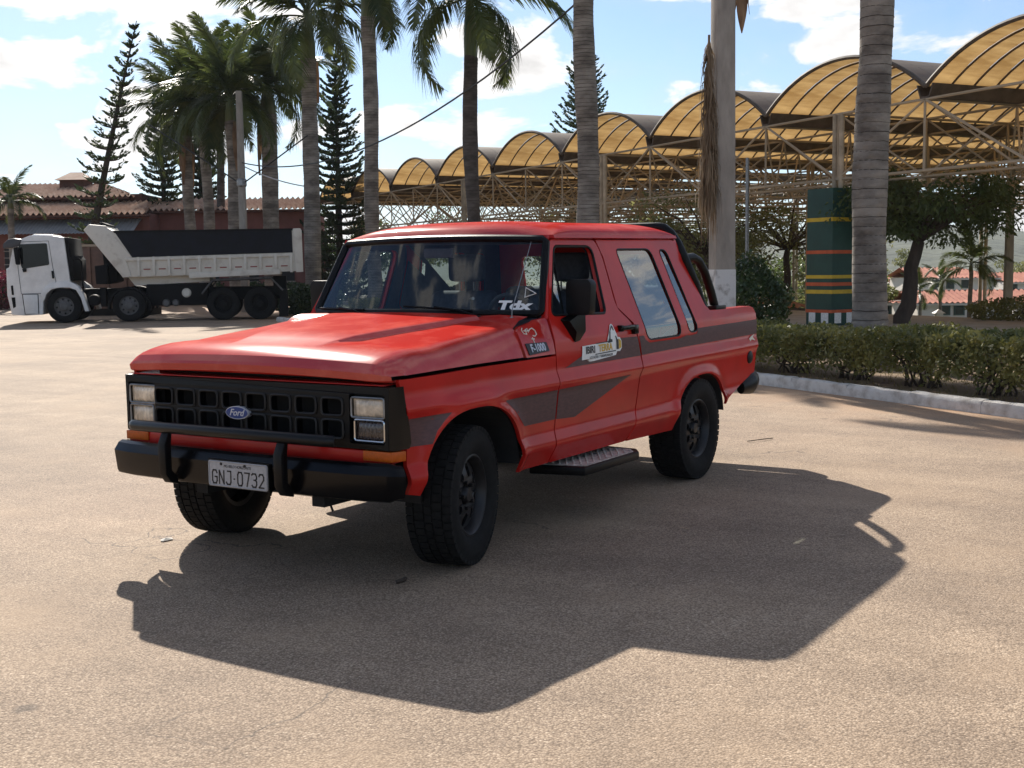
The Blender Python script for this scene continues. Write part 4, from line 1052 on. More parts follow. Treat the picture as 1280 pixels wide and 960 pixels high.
def leaves(name, C, size, mt, parent, aspect=1.9, up=0.0, jitter=0.35, D=None, seed=1):
    """many small folded leaves: C (n,3) centres"""
    g = np.random.default_rng(seed); C = np.asarray(C, float); n = len(C)
    d = g.normal(size=(n, 3)) if D is None else D+g.normal(size=(n, 3))*jitter
    d /= np.linalg.norm(d, axis=1, keepdims=True)+1e-9
    q = g.normal(size=(n, 3)); q[:, 2] += up; s = np.cross(d, q); s /= np.linalg.norm(s, axis=1, keepdims=True)+1e-9
    L = (size*g.uniform(0.6, 1.35, n))[:, None]; Wd = L/aspect
    V = np.stack([C-d*L*0.5, C+s*Wd*0.5, C+d*L*0.5, C-s*Wd*0.5], 1).reshape(-1, 3)
    return obj(name, fastmesh(name, V, np.arange(4*n).reshape(n, 4)), mt, parent)
def limb(m, p, q, r0, r1, n=6, seg=5, wob=0.06, seed=0):
    r = random.Random(seed); P, Q = Vector(p), Vector(q); L = (Q-P).length; pts = []
    for i in range(seg+1):
        t = i/seg; o = Vector((r.uniform(-1, 1), r.uniform(-1, 1), r.uniform(-1, 1)))*wob*L*(0 if i in (0, seg) else 1)
        pts.append(P.lerp(Q, t)+o)
    m.tube(pts, [r0+(r1-r0)*i/seg for i in range(seg+1)], n)
    return pts
# fronds -----------------------------------------------------------
def frond_mesh(name, L, droop, nl, ll, seed, hang=0.55):
    g = np.random.default_rng(seed); V = []; F = []
    ns = 20; pts = []; ang = 0.0; p = np.array([0., 0., 0.]); a0 = 0.0
    pts = [p.copy()]
    for i in range(ns):
        t = (i+1)/ns; a = -droop*(t**1.4)
        p = p+np.array([math.cos(a), 0, math.sin(a)])*L/ns; pts.append(p.copy())
    pts = np.array(pts)
    def at(t):
        f = t*ns; i = min(int(f), ns-1); return pts[i]+(pts[i+1]-pts[i])*(f-i), (pts[i+1]-pts[i])/np.linalg.norm(pts[i+1]-pts[i])
    # rachis
    for i in range(ns+1):
        r = 0.028*(1-i/ns)+0.005
        for k in range(4): V.append(pts[i]+np.array([0, math.cos(k*math.pi/2)*r, math.sin(k*math.pi/2)*r*0.8]))
    for i in range(ns):
        for k in range(4): F.append((i*4+k, i*4+(k+1) % 4, (i+1)*4+(k+1) % 4, (i+1)*4+k))
    for s in (-1, 1):
        for i in range(nl):
            t = 0.14+0.86*(i+g.uniform(0, 0.7))/nl; c, tg = at(min(t, 0.999))
            lng = ll*(math.sin(math.pi*min(1, 0.18+t*0.86))**0.6)*g.uniform(0.8, 1.1)
            up = np.array([-tg[2], 0, tg[0]])
            d = np.array([0, s, 0])*0.72+tg*(0.45+0.25*t)+up*g.uniform(-0.15, 0.35)
            d /= np.linalg.norm(d); wv = tg*0.027+np.array([0, 0, 0.006])
            e = c+d*lng*0.5+np.array([0, 0, -hang*0.10*lng]); f2 = c+d*lng*0.82+np.array([0, 0, -hang*lng*g.uniform(0.35, 0.75)])
            o = len(V); V += [c-wv, c+wv, e+wv*0.9, e-wv*0.9, f2+wv*0.15, f2-wv*0.15]
            F += [(o, o+1, o+2, o+3), (o+3, o+2, o+4, o+5)]
    return fastmesh(name, np.array(V), np.array(F))
FRONDS = [frond_mesh('frond', 3.0, 0.85, 84, 0.72, 1), frond_mesh('frond', 3.0, 1.35, 84, 0.74, 2, 0.7), frond_mesh('frond', 2.9, 1.85, 84, 0.74, 3, 0.9), frond_mesh('frond', 2.8, 2.4, 80, 0.70, 4, 1.0)]
FDRY = frond_mesh('dead_frond', 2.5, 0.5, 60, 0.55, 9, 1.0)
def palm(loc, h, r0, r1, label, seed, nf=18, fl=1.0, bark='palm_bark', shaft=1.5, lean=(0, 0), crown=True, sheath=0, ring=0.10, dark_rings=True, bulge=0.0, scar=0.006, group='royal palms along the planting bed'):
    rd = random.Random(seed); root = empty('palm_tree', loc); tag(root, label, 'palm tree', group)
    n = max(20, int(h/ring)); prof = []
    m = MB(); rg = MB(); ptsr = []
    for i in range(n+1):
        t = i/n; z = h*t
        r = r1+(r0-r1)*(1-t)**0.8+0.30*r0*math.exp(-z/0.35)+bulge*r0*math.exp(-((t-0.78)/0.2)**2)
        x, y = lean[0]*t*t+0.035*math.sin(z*0.9+seed)*min(1, z), lean[1]*t*t+0.03*math.sin(z*1.1+2*seed)*min(1, z)
        r *= 1+0.035*math.sin(z*2.1+seed*1.7)+0.02*math.sin(z*5.3+seed)
        for dz, dr in ((0.0, -0.010), (0.18, 0.006), (0.82, 0.0)):
            if i == n and dz > 0: break
            ptsr.append((x, y, z+dz*h/n, r*(1+dr+rd.uniform(-0.008, 0.008))))
    m.tube([(x, y, z) for x, y, z, r in ptsr], [r for *_, r in ptsr], 18)
    tk = m.build('trunk', bark, root, smooth=True, weld=False)
    if dark_rings:
        for i in range(1, n):
            x, y, z, r = ptsr[i*3]
            nn = 18; a0 = rd.uniform(0, 6.28)
            rg.tube([(x+r*1.012*math.cos(q), y+r*1.012*math.sin(q), z+rd.uniform(-0.006, 0.006)) for q in np.linspace(0, 2*math.pi, nn, endpoint=False)], rd.uniform(0.35, 1.0)*scar, 4, closed=True)
        tag(rg.build('leaf_scar', 'palm_ring', root, smooth=True, weld=False), kind='stuff')
    top = Vector((lean[0], lean[1], h))
    if crown:
        if shaft:
            m = MB().tube([top+Vector((0, 0, z)) for z in (-0.05, shaft*0.25, shaft*0.7, shaft)], [r1*1.0, r1*1.02, r1*0.72, r1*0.42], 14); m.build('crownshaft', 'crownshaft', root, smooth=True)
        ct = top+Vector((0, 0, shaft*0.96))
        for i in range(nf):
            t = i/nf; el = math.radians(78-95*t+rd.uniform(-8, 8)); az = i*2.39996+rd.uniform(-0.25, 0.25)
            k = 0 if t < 0.25 else 1 if t < 0.6 else 2 if t < 0.88 else 3
            f = obj('frond', FRONDS[k], 'frond_green', root); f.location = ct-Vector((0, 0, 0.25*t)); f.scale = (fl*rd.uniform(0.9, 1.08),)*3
            f.rotation_mode = 'XYZ'; f.rotation_euler = (rd.uniform(-0.4, 0.4), -el, az)
    for q in range(sheath):
        az = rd.uniform(0, 6.28); z0 = h-rd.uniform(0.0, 0.3); ln = rd.uniform(1.2, 2.6)
        c = Vector((math.cos(az), math.sin(az), 0)); s_ = Vector((-c.y, c.x, 0)); rows = []
        for j in range(7):
            v = j/6; w_ = 0.16*math.sin(math.pi*min(1, 0.25+v*0.75))+0.015; p = top+c*(r1*1.12+0.12*v*(1-v)+0.04)+Vector((0, 0, z0-h-ln*v))
            rows.append([p-s_*w_+c*-0.03, p+c*0.05, p+s_*w_+c*-0.03])
        MB().grid(rows).build('dead_sheath', 'dead_sheath', root, smooth=True)
    return root
def PXP(px, dep, z=0.07): return LD(PX(px, dep), dep, z)
palm(PXP(1088, 17.5), 9.6, 0.245, 0.215, 'grey ringed palm trunk rising from the hedge beside the banded column', 1, ring=0.13)
palm(PXP(735, 25.2), 7.9, 0.235, 0.205, 'tall grey palm trunk in the bed rising just behind the red cab roof', 2, ring=0.075)
palm(PXP(594, 31.5), 6.75, 0.175, 0.165, 'dark slender palm with drooping fronds behind the red cab roof', 3, bark='palm_bark_dark', nf=20, bulge=0.14, shaft=1.75, ring=0.085, fl=1.18)
palm(PXP(470, 38), 9.1, 0.215, 0.225, 'tall pale palm trunk between the pickup and the end of the canopy', 4, ring=0.085, fl=1.2)
palm(PXP(395, 44), 8.85, 0.30, 0.265, 'stout pale palm just behind the tail of the dump truck', 5, nf=24, shaft=1.7, fl=1.3, sheath=1, ring=0.085)
gl = 'palms behind the dump truck'
palm(PXP(344, 50), 7.7, 0.34, 0.31, 'shaggy palm with brown dead sheaths hanging from its trunk', 6, nf=24, shaft=1.2, fl=1.15, sheath=5, group=gl, dark_rings=True, ring=0.12)
palm(PXP(298, 48), 7.2, 0.24, 0.21, 'slim ringed palm beside the thin concrete pole', 7, nf=24, shaft=1.0, fl=1.12, sheath=2, group=gl, ring=0.12)
palm(PXP(266, 52), 7.6, 0.24, 0.21, 'slim grey palm second in the clump behind the tipper bed', 8, nf=24, shaft=1.1, fl=1.15, group=gl, ring=0.12)
palm(PXP(243, 54), 7.3, 0.26, 0.22, 'grey palm with reddish sheaths at the outer side of the clump', 9, nf=24, shaft=1.1, fl=1.2, sheath=3, group=gl, ring=0.12)
palm(PXP(283, 60), 9.6, 0.20, 0.18, 'taller thin palm standing behind the clump', 10, nf=15, shaft=1.3, fl=1.2, group=gl, bark='palm_bark_dark', ring=0.2, dark_rings=False)
palm(PXP(22, 53.5, 0), 4.3, 0.15, 0.13, 'small palm rising in front of the tiled roof', 11, nf=14, shaft=0.5, fl=0.62, group=None, ring=0.2, dark_rings=False)

# Norfolk pines ------------------------------------------------------
def pine(loc, h, w_, label, seed, lean=(0, 0), bare=0.25, dens=1.0, step=0.34, group='columnar pines'):
    g = np.random.default_rng(seed); root = empty('pine_tree', loc); tag(root, label, 'pine tree', group)
    P = lambda t: Vector((lean[0]*t**1.15, lean[1]*t**1.15, h*t))
    m = MB(); m.tube([P(t) for t in np.linspace(0, 1, 16)], [0.20*(1-t)+0.015 for t in np.linspace(0, 1, 16)], 8)
    br = MB(); C = []; D = []
    z = h*bare
    while z < h*0.985:
        t = z/h; R = w_*(1-t)**0.75*(0.75+0.25*math.sin(min(1, (t-bare)/0.2)*1.57))+0.10
        nb_ = int(5+g.integers(0, 2)); a0 = g.uniform(0, 6.28)
        for k in range(nb_):
            a = a0+k*2*math.pi/nb_+g.uniform(-0.25, 0.25); r = R*g.uniform(0.65, 1.1)
            if g.uniform() < 0.06: continue
            o = P(t); dv = Vector((math.cos(a), math.sin(a), 0)); s_ = Vector((-dv.y, dv.x, 0))
            up = 0.35-0.55*(1-t)
            pts = [o+dv*r*q+Vector((0, 0, r*(up*q-0.10*q+0.42*q*q*q))) for q in np.linspace(0, 1, 6)]
            br.tube(pts, [0.028*(1-q)+0.006 for q in np.linspace(0, 1, 6)], 4, caps=False)
            nn = max(10, int(r*58*dens))
            for q in g.uniform(0.12, 1.0, nn):
                b = o+dv*r*q+Vector((0, 0, r*(up*q-0.10*q+0.42*q*q*q)))
                sp = 0.26*min(r, 1.3)*(1.15-q*0.5)*g.uniform(-1, 1)
                C.append(b+s_*sp+dv*abs(sp)*0.5+Vector((0, 0, 0.06+0.12*abs(sp)+g.uniform(-0.03, 0.04)))); D.append(dv*0.7+s_*(np.sign(sp)*0.6)+Vector((0, 0, 0.55)))
        z += step*(0.8+0.5*(1-t))
    m.build('trunk', 'bark', root, smooth=True)
    tag(br.build('branches', 'bark', root, smooth=True, weld=False), kind='stuff')
    C = np.array([tuple(c) for c in C]); D = np.array([tuple(d) for d in D])
    tag(leaves('crown', C, 0.20, 'pine_green', root, aspect=2.3, D=D, jitter=0.25, seed=seed), kind='stuff')
    return root
ln = R2*2.55
pine(PXP(104, 47, 0), 10.9, 1.40, 'leaning pine with a sparse crown standing behind the white cab', 21, lean=(ln[0], ln[1]), bare=0.24, dens=0.55, step=0.40)
pine(PXP(212, 62, 0), 10.8, 2.3, 'dense dark pine behind the palm clump', 22, bare=0.05, dens=1.5)
pine(PXP(258, 66, 0), 11.0, 2.0, 'dense dark pine between the palm trunks', 23, bare=0.05, dens=1.5)
pine(PXP(428, 60, 0), 11.9, 2.4, 'dense conical pine behind the end of the canopy', 24, bare=0.03, dens=1.6)
pine(PXP(734, 68, -2), 16.2, 3.4, 'tall pine showing above the canopy vaults', 25, bare=0.1, dens=1.3)

# broad-leaved trees and shrubs -----------------------------------------
def tree(loc, h, cr, label, seed, leaf='leaf_mid', nl=9000, ls=0.14, trunk=0.17, fork=0.45, flat=0.7, lean=(0, 0), group=None, clumps=26, cz=None, name='tree', droop=0.0):
    g = np.random.default_rng(seed); rd = random.Random(seed); root = empty(name, loc); tag(root, label, 'tree', group)
    m = MB(); top = Vector((lean[0], lean[1], h*fork)); cz = cz or h*0.72
    limb(m, (0, 0, -0.1), top, trunk*1.15, trunk*0.75, 10, 7, 0.035, seed)
    lm = MB(); C = []; D = []
    for i in range(clumps):
        a = g.uniform(0, 6.28); rr = cr*math.sqrt(g.uniform(0.02, 1)); zz = cz+(g.uniform(-1, 1))*cr*flat*math.sqrt(max(0.05, 1-(rr/cr)**2))
        c = Vector((top.x+rr*math.cos(a), top.y+rr*math.sin(a), zz))
        mid = top.lerp(c, 0.5)+Vector((0, 0, 0.12*cr))
        lm.tube([top, mid, c], [trunk*0.38, trunk*0.2, 0.012], 5, caps=False)
        n = nl//clumps; s_ = cr*g.uniform(0.20, 0.36)
        q = g.normal(size=(n, 3)); q /= np.linalg.norm(q, axis=1, keepdims=True); q *= (g.uniform(0.15, 1, n)**0.45)[:, None]*s_; q[:, 2] *= 0.6
        q[:, 2] -= droop*np.hypot(q[:, 0], q[:, 1])
        C.append(q+np.array(c)); dd = q.copy(); dd[:, 2] -= 0.4*s_; D.append(dd/s_)
    m.build('trunk', 'bark', root, smooth=True)
    tag(lm.build('limbs', 'bark', root, smooth=True, weld=False), kind='stuff')
    tag(leaves('crown', np.concatenate(C), ls, leaf, root, aspect=2.2, D=np.concatenate(D), jitter=0.6, seed=seed), kind='stuff')
    return root
tree(PXP(1128, 29.0, 0.09), 4.2, 2.0, 'dark leaning tree with feathery foliage under the canopy', 31, 'leaf_mid', 15000, 0.12, 0.18, 0.46, 0.40, lean=(-0.25, 0.30), cz=2.95, clumps=46, droop=0.45)
tree(PXP(905, 36, 0.0), 5.0, 2.4, 'tree with dark forked trunk behind the concrete pole', 32, 'leaf_pale', 4200, 0.12, 0.15, 0.36, 0.5, lean=(0.5, -0.3), cz=2.6, clumps=28)
tree(PXP(985, 44, 0), 5.2, 3.0, 'loose green tree behind the banded column', 33, 'leaf_pale', 4500, 0.14, 0.14, 0.4, 0.5, cz=2.6, clumps=30)
for px, dep, h, cr, lf, sd, lab in ((520, 78, 7.2, 3.6, 'leaf_pale', 41, 'pale dry tree seen through the far truss'), (600, 82, 7.8, 4.0, 'leaf_mid', 42, 'green tree seen through the truss beside the dark palm'), (680, 74, 6.6, 3.6, 'leaf_pale', 43, 'pale tree behind the truss left of the tall grey palm'),
                             (800, 60, 6.0, 3.2, 'leaf_mid', 44, 'olive green tree behind the truss beyond the tall grey palm'), (850, 52, 5.2, 2.6, 'leaf_pale', 45, 'pale green tree behind the roll bar'), (450, 72, 6.5, 3.2, 'leaf_dark', 46, 'dark tree under the last vault of the canopy'), (420, 66, 5.2, 2.6, 'leaf_dark', 47, 'dark tree behind the stout pale palm')):
    tree(PXP(px, dep, -0.3), h*0.8, cr, lab, sd, lf, 5200, 0.20, 0.13, 0.4, 0.6, cz=h*0.46, clumps=26, group='trees behind the canopy')
# round clipped bush
def bush(loc, rx, rz, label, seed, leaf='leaf_dark', n=9000, ls=0.07, cat='bush', group=None, name='bush'):
    g = np.random.default_rng(seed); root = empty(name, loc); tag(root, label, cat, group)
    q = g.normal(size=(n, 3)); q /= np.linalg.norm(q, axis=1, keepdims=True)
    bmp = 1+0.10*np.sin(q[:, 0]*5+seed)+0.10*np.sin(q[:, 1]*6+2*seed)+0.08*np.sin(q[:, 2]*7)
    q *= (g.uniform(0.55, 1.02, n)**0.5*bmp)[:, None]; D = q.copy(); D[:, 2] += 0.3
    C = q*np.array([rx, rx, rz]); C[:, 2] += rz*0.95; C = C[C[:, 2] > 0.03]; D = D[:len(C)]
    m = MB()
    for k in range(7): limb(m, (g.uniform(-.08, .08), g.uniform(-.08, .08), 0), (g.uniform(-.6, .6)*rx, g.uniform(-.6, .6)*rx, rz*1.2), 0.025, 0.008, 5, 4, 0.1, k+seed)
    tag(m.build('stems', 'bark', root, smooth=True, weld=False), kind='stuff')
    tag(leaves('foliage', C, ls, leaf, root, aspect=1.7, D=D, jitter=0.7, seed=seed), kind='stuff')
    return root
bush(PXP(940, 21.5, 0.06), 0.66, 0.78, 'round dark glossy bush beside the concrete pole', 51, n=9000, ls=0.075)
# clipped hedge: a row of shrubs behind the kerb
def hedge_shrub_meshes(seed):
    g = np.random.default_rng(seed); n = 9500
    x = g.uniform(-0.60, 0.60, n); y = g.uniform(-0.72, 0.72, n); z = g.uniform(0, 1, n)**0.62
    C = np.stack([x, y, z*0.66], 1)
    # keep the shell and clumps, open the foot
    k = g.uniform(size=n); f = np.sin(x*9+seed)+np.sin(y*7+1.7*seed)+np.sin(C[:, 2]*11+y*4)
    keep = (C[:, 2] > 0.12+0.14*g.uniform(size=n)) & ((f > -0.9) | (k < 0.35)) & ((np.abs(x) > 0.34) | (C[:, 2] > 0.46) | (k < 0.30))
    C = C[keep]; C[:, 2] += 0.035*np.sin(C[:, 1]*6+seed)+0.02*np.sin(C[:, 0]*13)+g.normal(size=len(C))*0.014; C[:, 0] *= 1+0.12*np.sin(C[:, 1]*5+seed)
    st = MB()
    for q in range(14):
        y0 = g.uniform(-0.25, 0.25); x0 = g.uniform(-0.12, 0.12)
        limb(st, (x0, y0, -0.02), (x0+g.uniform(-0.45, 0.45), y0+g.uniform(-0.5, 0.5), g.uniform(0.4, 0.62)), 0.017, 0.005, 5, 5, 0.09, q+seed*17)
    stems = st.mesh('stems', smooth=True, weld=False)
    tmp = leaves('tmp', C, 0.060, 'leaf_hedge', None, aspect=1.9, seed=seed); fm = tmp.data; bpy.data.objects.remove(tmp); fm.name = 'foliage'
    return fm, stems
HM = [hedge_shrub_meshes(s) for s in (1, 2, 3)]
for i in range(-4, 24):
    r_ = empty('hedge_shrub', AB(KA+0.92+random.uniform(-0.04, 0.04), 2.5+i*1.18, 0.075), ROT_AB+(math.pi if i % 2 else 0)+random.uniform(-0.08, 0.08))
    tag(r_, 'shrub in the clipped hedge behind the white kerb', 'hedge shrub', 'shrubs of the clipped hedge along the kerb')
    r_.scale = (1, 1, random.uniform(0.93, 1.06))
    tag(obj('foliage', HM[i % 3][0], 'leaf_hedge', r_), kind='stuff'); tag(obj('stems', HM[i % 3][1], 'bark', r_), kind='stuff')
# low hedge beyond the path
for i in range(7):
    b_ = bush(AB(24.4+random.uniform(-.2, .2), 4.5+i*2.9, 0.0), 1.15, 0.33, 'low clipped shrub at the far edge of the paved strip', 60+i, 'leaf_hedge', 3500, 0.09, 'low shrub', 'low shrubs beyond the paved strip', 'low_shrub')
# dry grass and litter in the planting bed
def tufts(name, n, amin, amax, bmin, bmax, z, hgt, mt, seed):
    g = np.random.default_rng(seed); a = g.uniform(amin, amax, n); b = g.uniform(bmin, bmax, n); V = []
    base = np.array([tuple(AB(x, y, z)) for x, y in zip(a, b)])
    d = g.normal(size=(n, 3))*0.5; d[:, 2] = 1; d /= np.linalg.norm(d, axis=1, keepdims=True); s = g.normal(size=(n, 3)); s[:, 2] = 0; s /= np.linalg.norm(s, axis=1, keepdims=True)
    h = (hgt*g.uniform(0.4, 1.3, n))[:, None]
    V = np.stack([base-s*0.006, base+s*0.006, base+d*h], 1).reshape(-1, 3)
    return tag(obj(name, fastmesh(name, V, np.arange(3*n).reshape(n, 3)), mt), 'dry grass and weeds in the planting bed', 'grass', kind='stuff')
mat('dry_grass', (0.14, 0.12, 0.04), 0.8, color2=(0.30, 0.23, 0.10), scale=1.5, trans=0.3)
tufts('grass', 18000, KA+0.2, 16.2, -4, 30, 0.07, 0.09, 'dry_grass', 5)
# ================================================================ the dump truck
mat('truck_white', (0.74, 0.72, 0.68), 0.45, var=0.10, scale=2.5, coat=0.2)
mat('bed_white', (0.66, 0.61, 0.52), 0.6, color2=(0.38, 0.32, 0.25), scale=3.0, lo=0.5, hi=0.85, bump=0.1, bscale=20)
mat('bed_navy', (0.004, 0.005, 0.010), 0.5, spec=0.2, var=0.4, scale=3)
mat('truck_black', (0.0045, 0.0045, 0.005), 0.7, spec=0.2, var=0.3, scale=8)
mat('truck_grey', (0.05, 0.05, 0.054), 0.5, var=0.2, scale=8)
mat('wheel_grey', (0.10, 0.095, 0.09), 0.55, var=0.3, scale=10)
mat('reflector_red', (0.25, 0.03, 0.02), 0.3)
DD = 37.0; DTH = math.radians(9.6)
dt = empty('dump_truck', LD(PX(13, DD), DD, 0.0), ROT_LD+DTH)
tag(dt, 'white four-axle dump truck with navy tipper bed parked across the lot', 'dump truck')
def PD(px, py):                          # side view of the truck: photograph column/row -> length along it, height
    t = (px-640)/FPX; X = (t*DD-PX(13, DD))/(math.cos(DTH)-t*math.sin(DTH)); d = DD+X*math.sin(DTH)
    return (X, 1.532+(HZ(px)-py)*d/FPX)
P5 = lambda x, y: PD(x/6.095, 270+y/6.095)
P6 = lambda x, y: PD(100+x/4.267, 260+y/4.267)
p5 = lambda L: [P5(*q) for q in L]
p6 = lambda L: [P6(*q) for q in L]
WT = 2.45
cabp = p5([(100, 752), (205, 757), (338, 750), (345, 650), (385, 570), (465, 518), (556, 500), (522, 168), (430, 152), (262, 152), (190, 182), (132, 245), (96, 392), (74, 402), (72, 600)])
MB().prism(cabp, 'y', 0.03, WT-0.03).build('cab', 'truck_white', dt, bevel=0.05, seg=3, angle=25)
for yy in (0.0, WT):
    s = 1 if yy == 0 else -1
    fr = p5(rpoly([(178, 218), (392, 208), (404, 372), (198, 404), (188, 380)], 14, 4))
    MB().prism(fr, 'y', yy+s*0.022, yy+s*0.034).build('side_window', mat('cab_glass', (0.003, 0.004, 0.005), 0.06, spec=0.3) if 'cab_glass' not in MATS else 'cab_glass', dt)
    dl = p5([(165, 235), (195, 200), (405, 192), (430, 400), (448, 500), (400, 540), (345, 588), (180, 592), (165, 400)])
    MB().tube([(x, yy+s*0.026, z) for x, z in dl], 0.008, 4, closed=True).build('door_seam', 'truck_grey', dt)
    MB().prism(p5([(192, 598), (303, 598), (303, 742), (205, 745)]), 'y', yy+s*0.026, yy+s*0.010).build('step_panel', 'truck_white', dt, bevel=0.008)
    MB().tube([(x, yy+s*0.024, z) for x, z in p5([(188, 596), (307, 595), (307, 740), (202, 748)])], 0.012, 4, closed=True).build('step_seam', 'truck_black', dt)
    MB().prism(p5([(418, 418), (432, 418), (436, 475), (422, 475)]), 'y', yy+s*0.03, yy-s*0.01).build('door_handle', 'truck_black', dt)
    MB().prism(p5(rpoly([(152, 245), (190, 238), (192, 372), (165, 372)], 8, 3)), 'y', yy-s*0.10, yy-s*0.26).build('mirror', 'truck_black', dt, bevel=0.02)
    MB().prism(p5([(198, 404), (230, 400), (228, 425), (205, 428)]), 'y', yy+s*0.02, yy-s*0.02).build('mirror_bracket', 'truck_black', dt)
    MB().prism(p5([(104, 530), (120, 528), (124, 600), (108, 600)]), 'y', yy+s*0.02, yy+s*0.035).build('corner_lamp', 'truck_black', dt)
    MB().prism(p5([(104, 620), (132, 618), (134, 690), (114, 702)]), 'y', yy+s*0.02, yy+s*0.035).build('fog_lamp_recess', 'truck_black', dt)
    # mudguard over the first axle
    o_ = [(328, 596), (352, 550), (400, 515), (470, 498), (560, 500), (615, 535), (655, 600), (690, 722)]; i_ = [(660, 725), (632, 620), (598, 562), (548, 545), (470, 545), (410, 560), (372, 592), (355, 640)]
    MB().prism(p5(o_+i_), 'y', yy-s*0.02, yy+s*0.40).build('mudguard', 'truck_white', dt, bevel=0.012)
ws5 = p5([(96, 390), (130, 252)])
MB().add([(ws5[0][0]-0.012, 0.20, ws5[0][1]), (ws5[0][0]-0.012, WT-0.20, ws5[0][1]), (ws5[1][0]-0.012, WT-0.25, ws5[1][1]), (ws5[1][0]-0.012, 0.25, ws5[1][1])], [(0, 1, 2, 3)]).build('windscreen', 'cab_glass', dt)
MB().box(P5(72, 0)[0]-0.02, P5(72, 0)[0]+0.01, 0.25, WT-0.25, P5(80, 560)[1], P5(80, 430)[1]).build('front_grille', 'truck_black', dt, bevel=0.01)
MB().prism(p5([(60, 248), (64, 215), (100, 182), (150, 172), (202, 182), (186, 228), (130, 245)]), 'y', -0.03, WT+0.03).build('sun_visor', 'truck_grey', dt, bevel=0.02)
MB().prism(p5([(236, 156), (262, 137), (415, 139), (432, 156)]), 'y', 0.6, WT-0.6).build('roof_hatch', 'truck_white', dt, bevel=0.02)
MB().prism(p5([(508, 165), (548, 165), (562, 300), (582, 332), (580, 490), (558, 495)]), 'y', 0.10, WT-0.08).build('air_intake', 'truck_black', dt, bevel=0.02)
MB().tube([(x, 0.3, z) for x, z in p5([(575, 330), (615, 325), (635, 345), (640, 480), (640, 600)])], 0.03, 6).build('air_pipe', 'truck_black', dt)
MB().prism(p5([(740, 380), (835, 370), (835, 520), (745, 520)]), 'y', 0.15, 0.8).build('filter_housing', 'truck_black', dt, bevel=0.03)
MB().prism(p5([(785, 230), (825, 235), (880, 330), (900, 500), (830, 520), (800, 400)]), 'y', 0.5, 1.9).build('lift_ram', 'truck_black', dt, bevel=0.03)
MB().prism(p5([(775, 545), (815, 545), (820, 690), (780, 690)]), 'y', 0.1, 0.5).build('bracket', 'truck_black', dt)
MB().lathe([(0.001, 0.08), (0.16, 0.09), (0.17, 0.14), (0.17, 0.5), (0.001, 0.5)], 18, 'y', (P5(728, 0)[0], 0.0, P5(728, 640)[1])).build('air_drum', 'truck_black', dt, smooth=True)
# chassis
xa, xb = P5(560, 0)[0], P6(1080, 0)[0]
MB().box(xa-1.0, xb, 0.75, 1.70, 0.62, 1.02).build('chassis_frame', 'truck_black', dt, bevel=0.02)
MB().box(P6(360, 0)[0], P6(690, 0)[0], 0.25, 2.2, P6(500, 520)[1], P6(500, 405)[1]).build('tank', 'truck_black', dt, bevel=0.04)
for cx, cy, r in ((575, 452, 0.145), (465, 507, 0.125), (515, 505, 0.11)):
    X, Z = P6(cx, cy)
    MB().lathe([(0.001, 0.19), (r*0.7, 0.195), (r, 0.24), (r, 0.7), (0.001, 0.7)], 18, 'y', (X, 0, Z)).build('air_tank', 'bed_white' if cx == 575 else 'wheel_grey', dt, smooth=True)
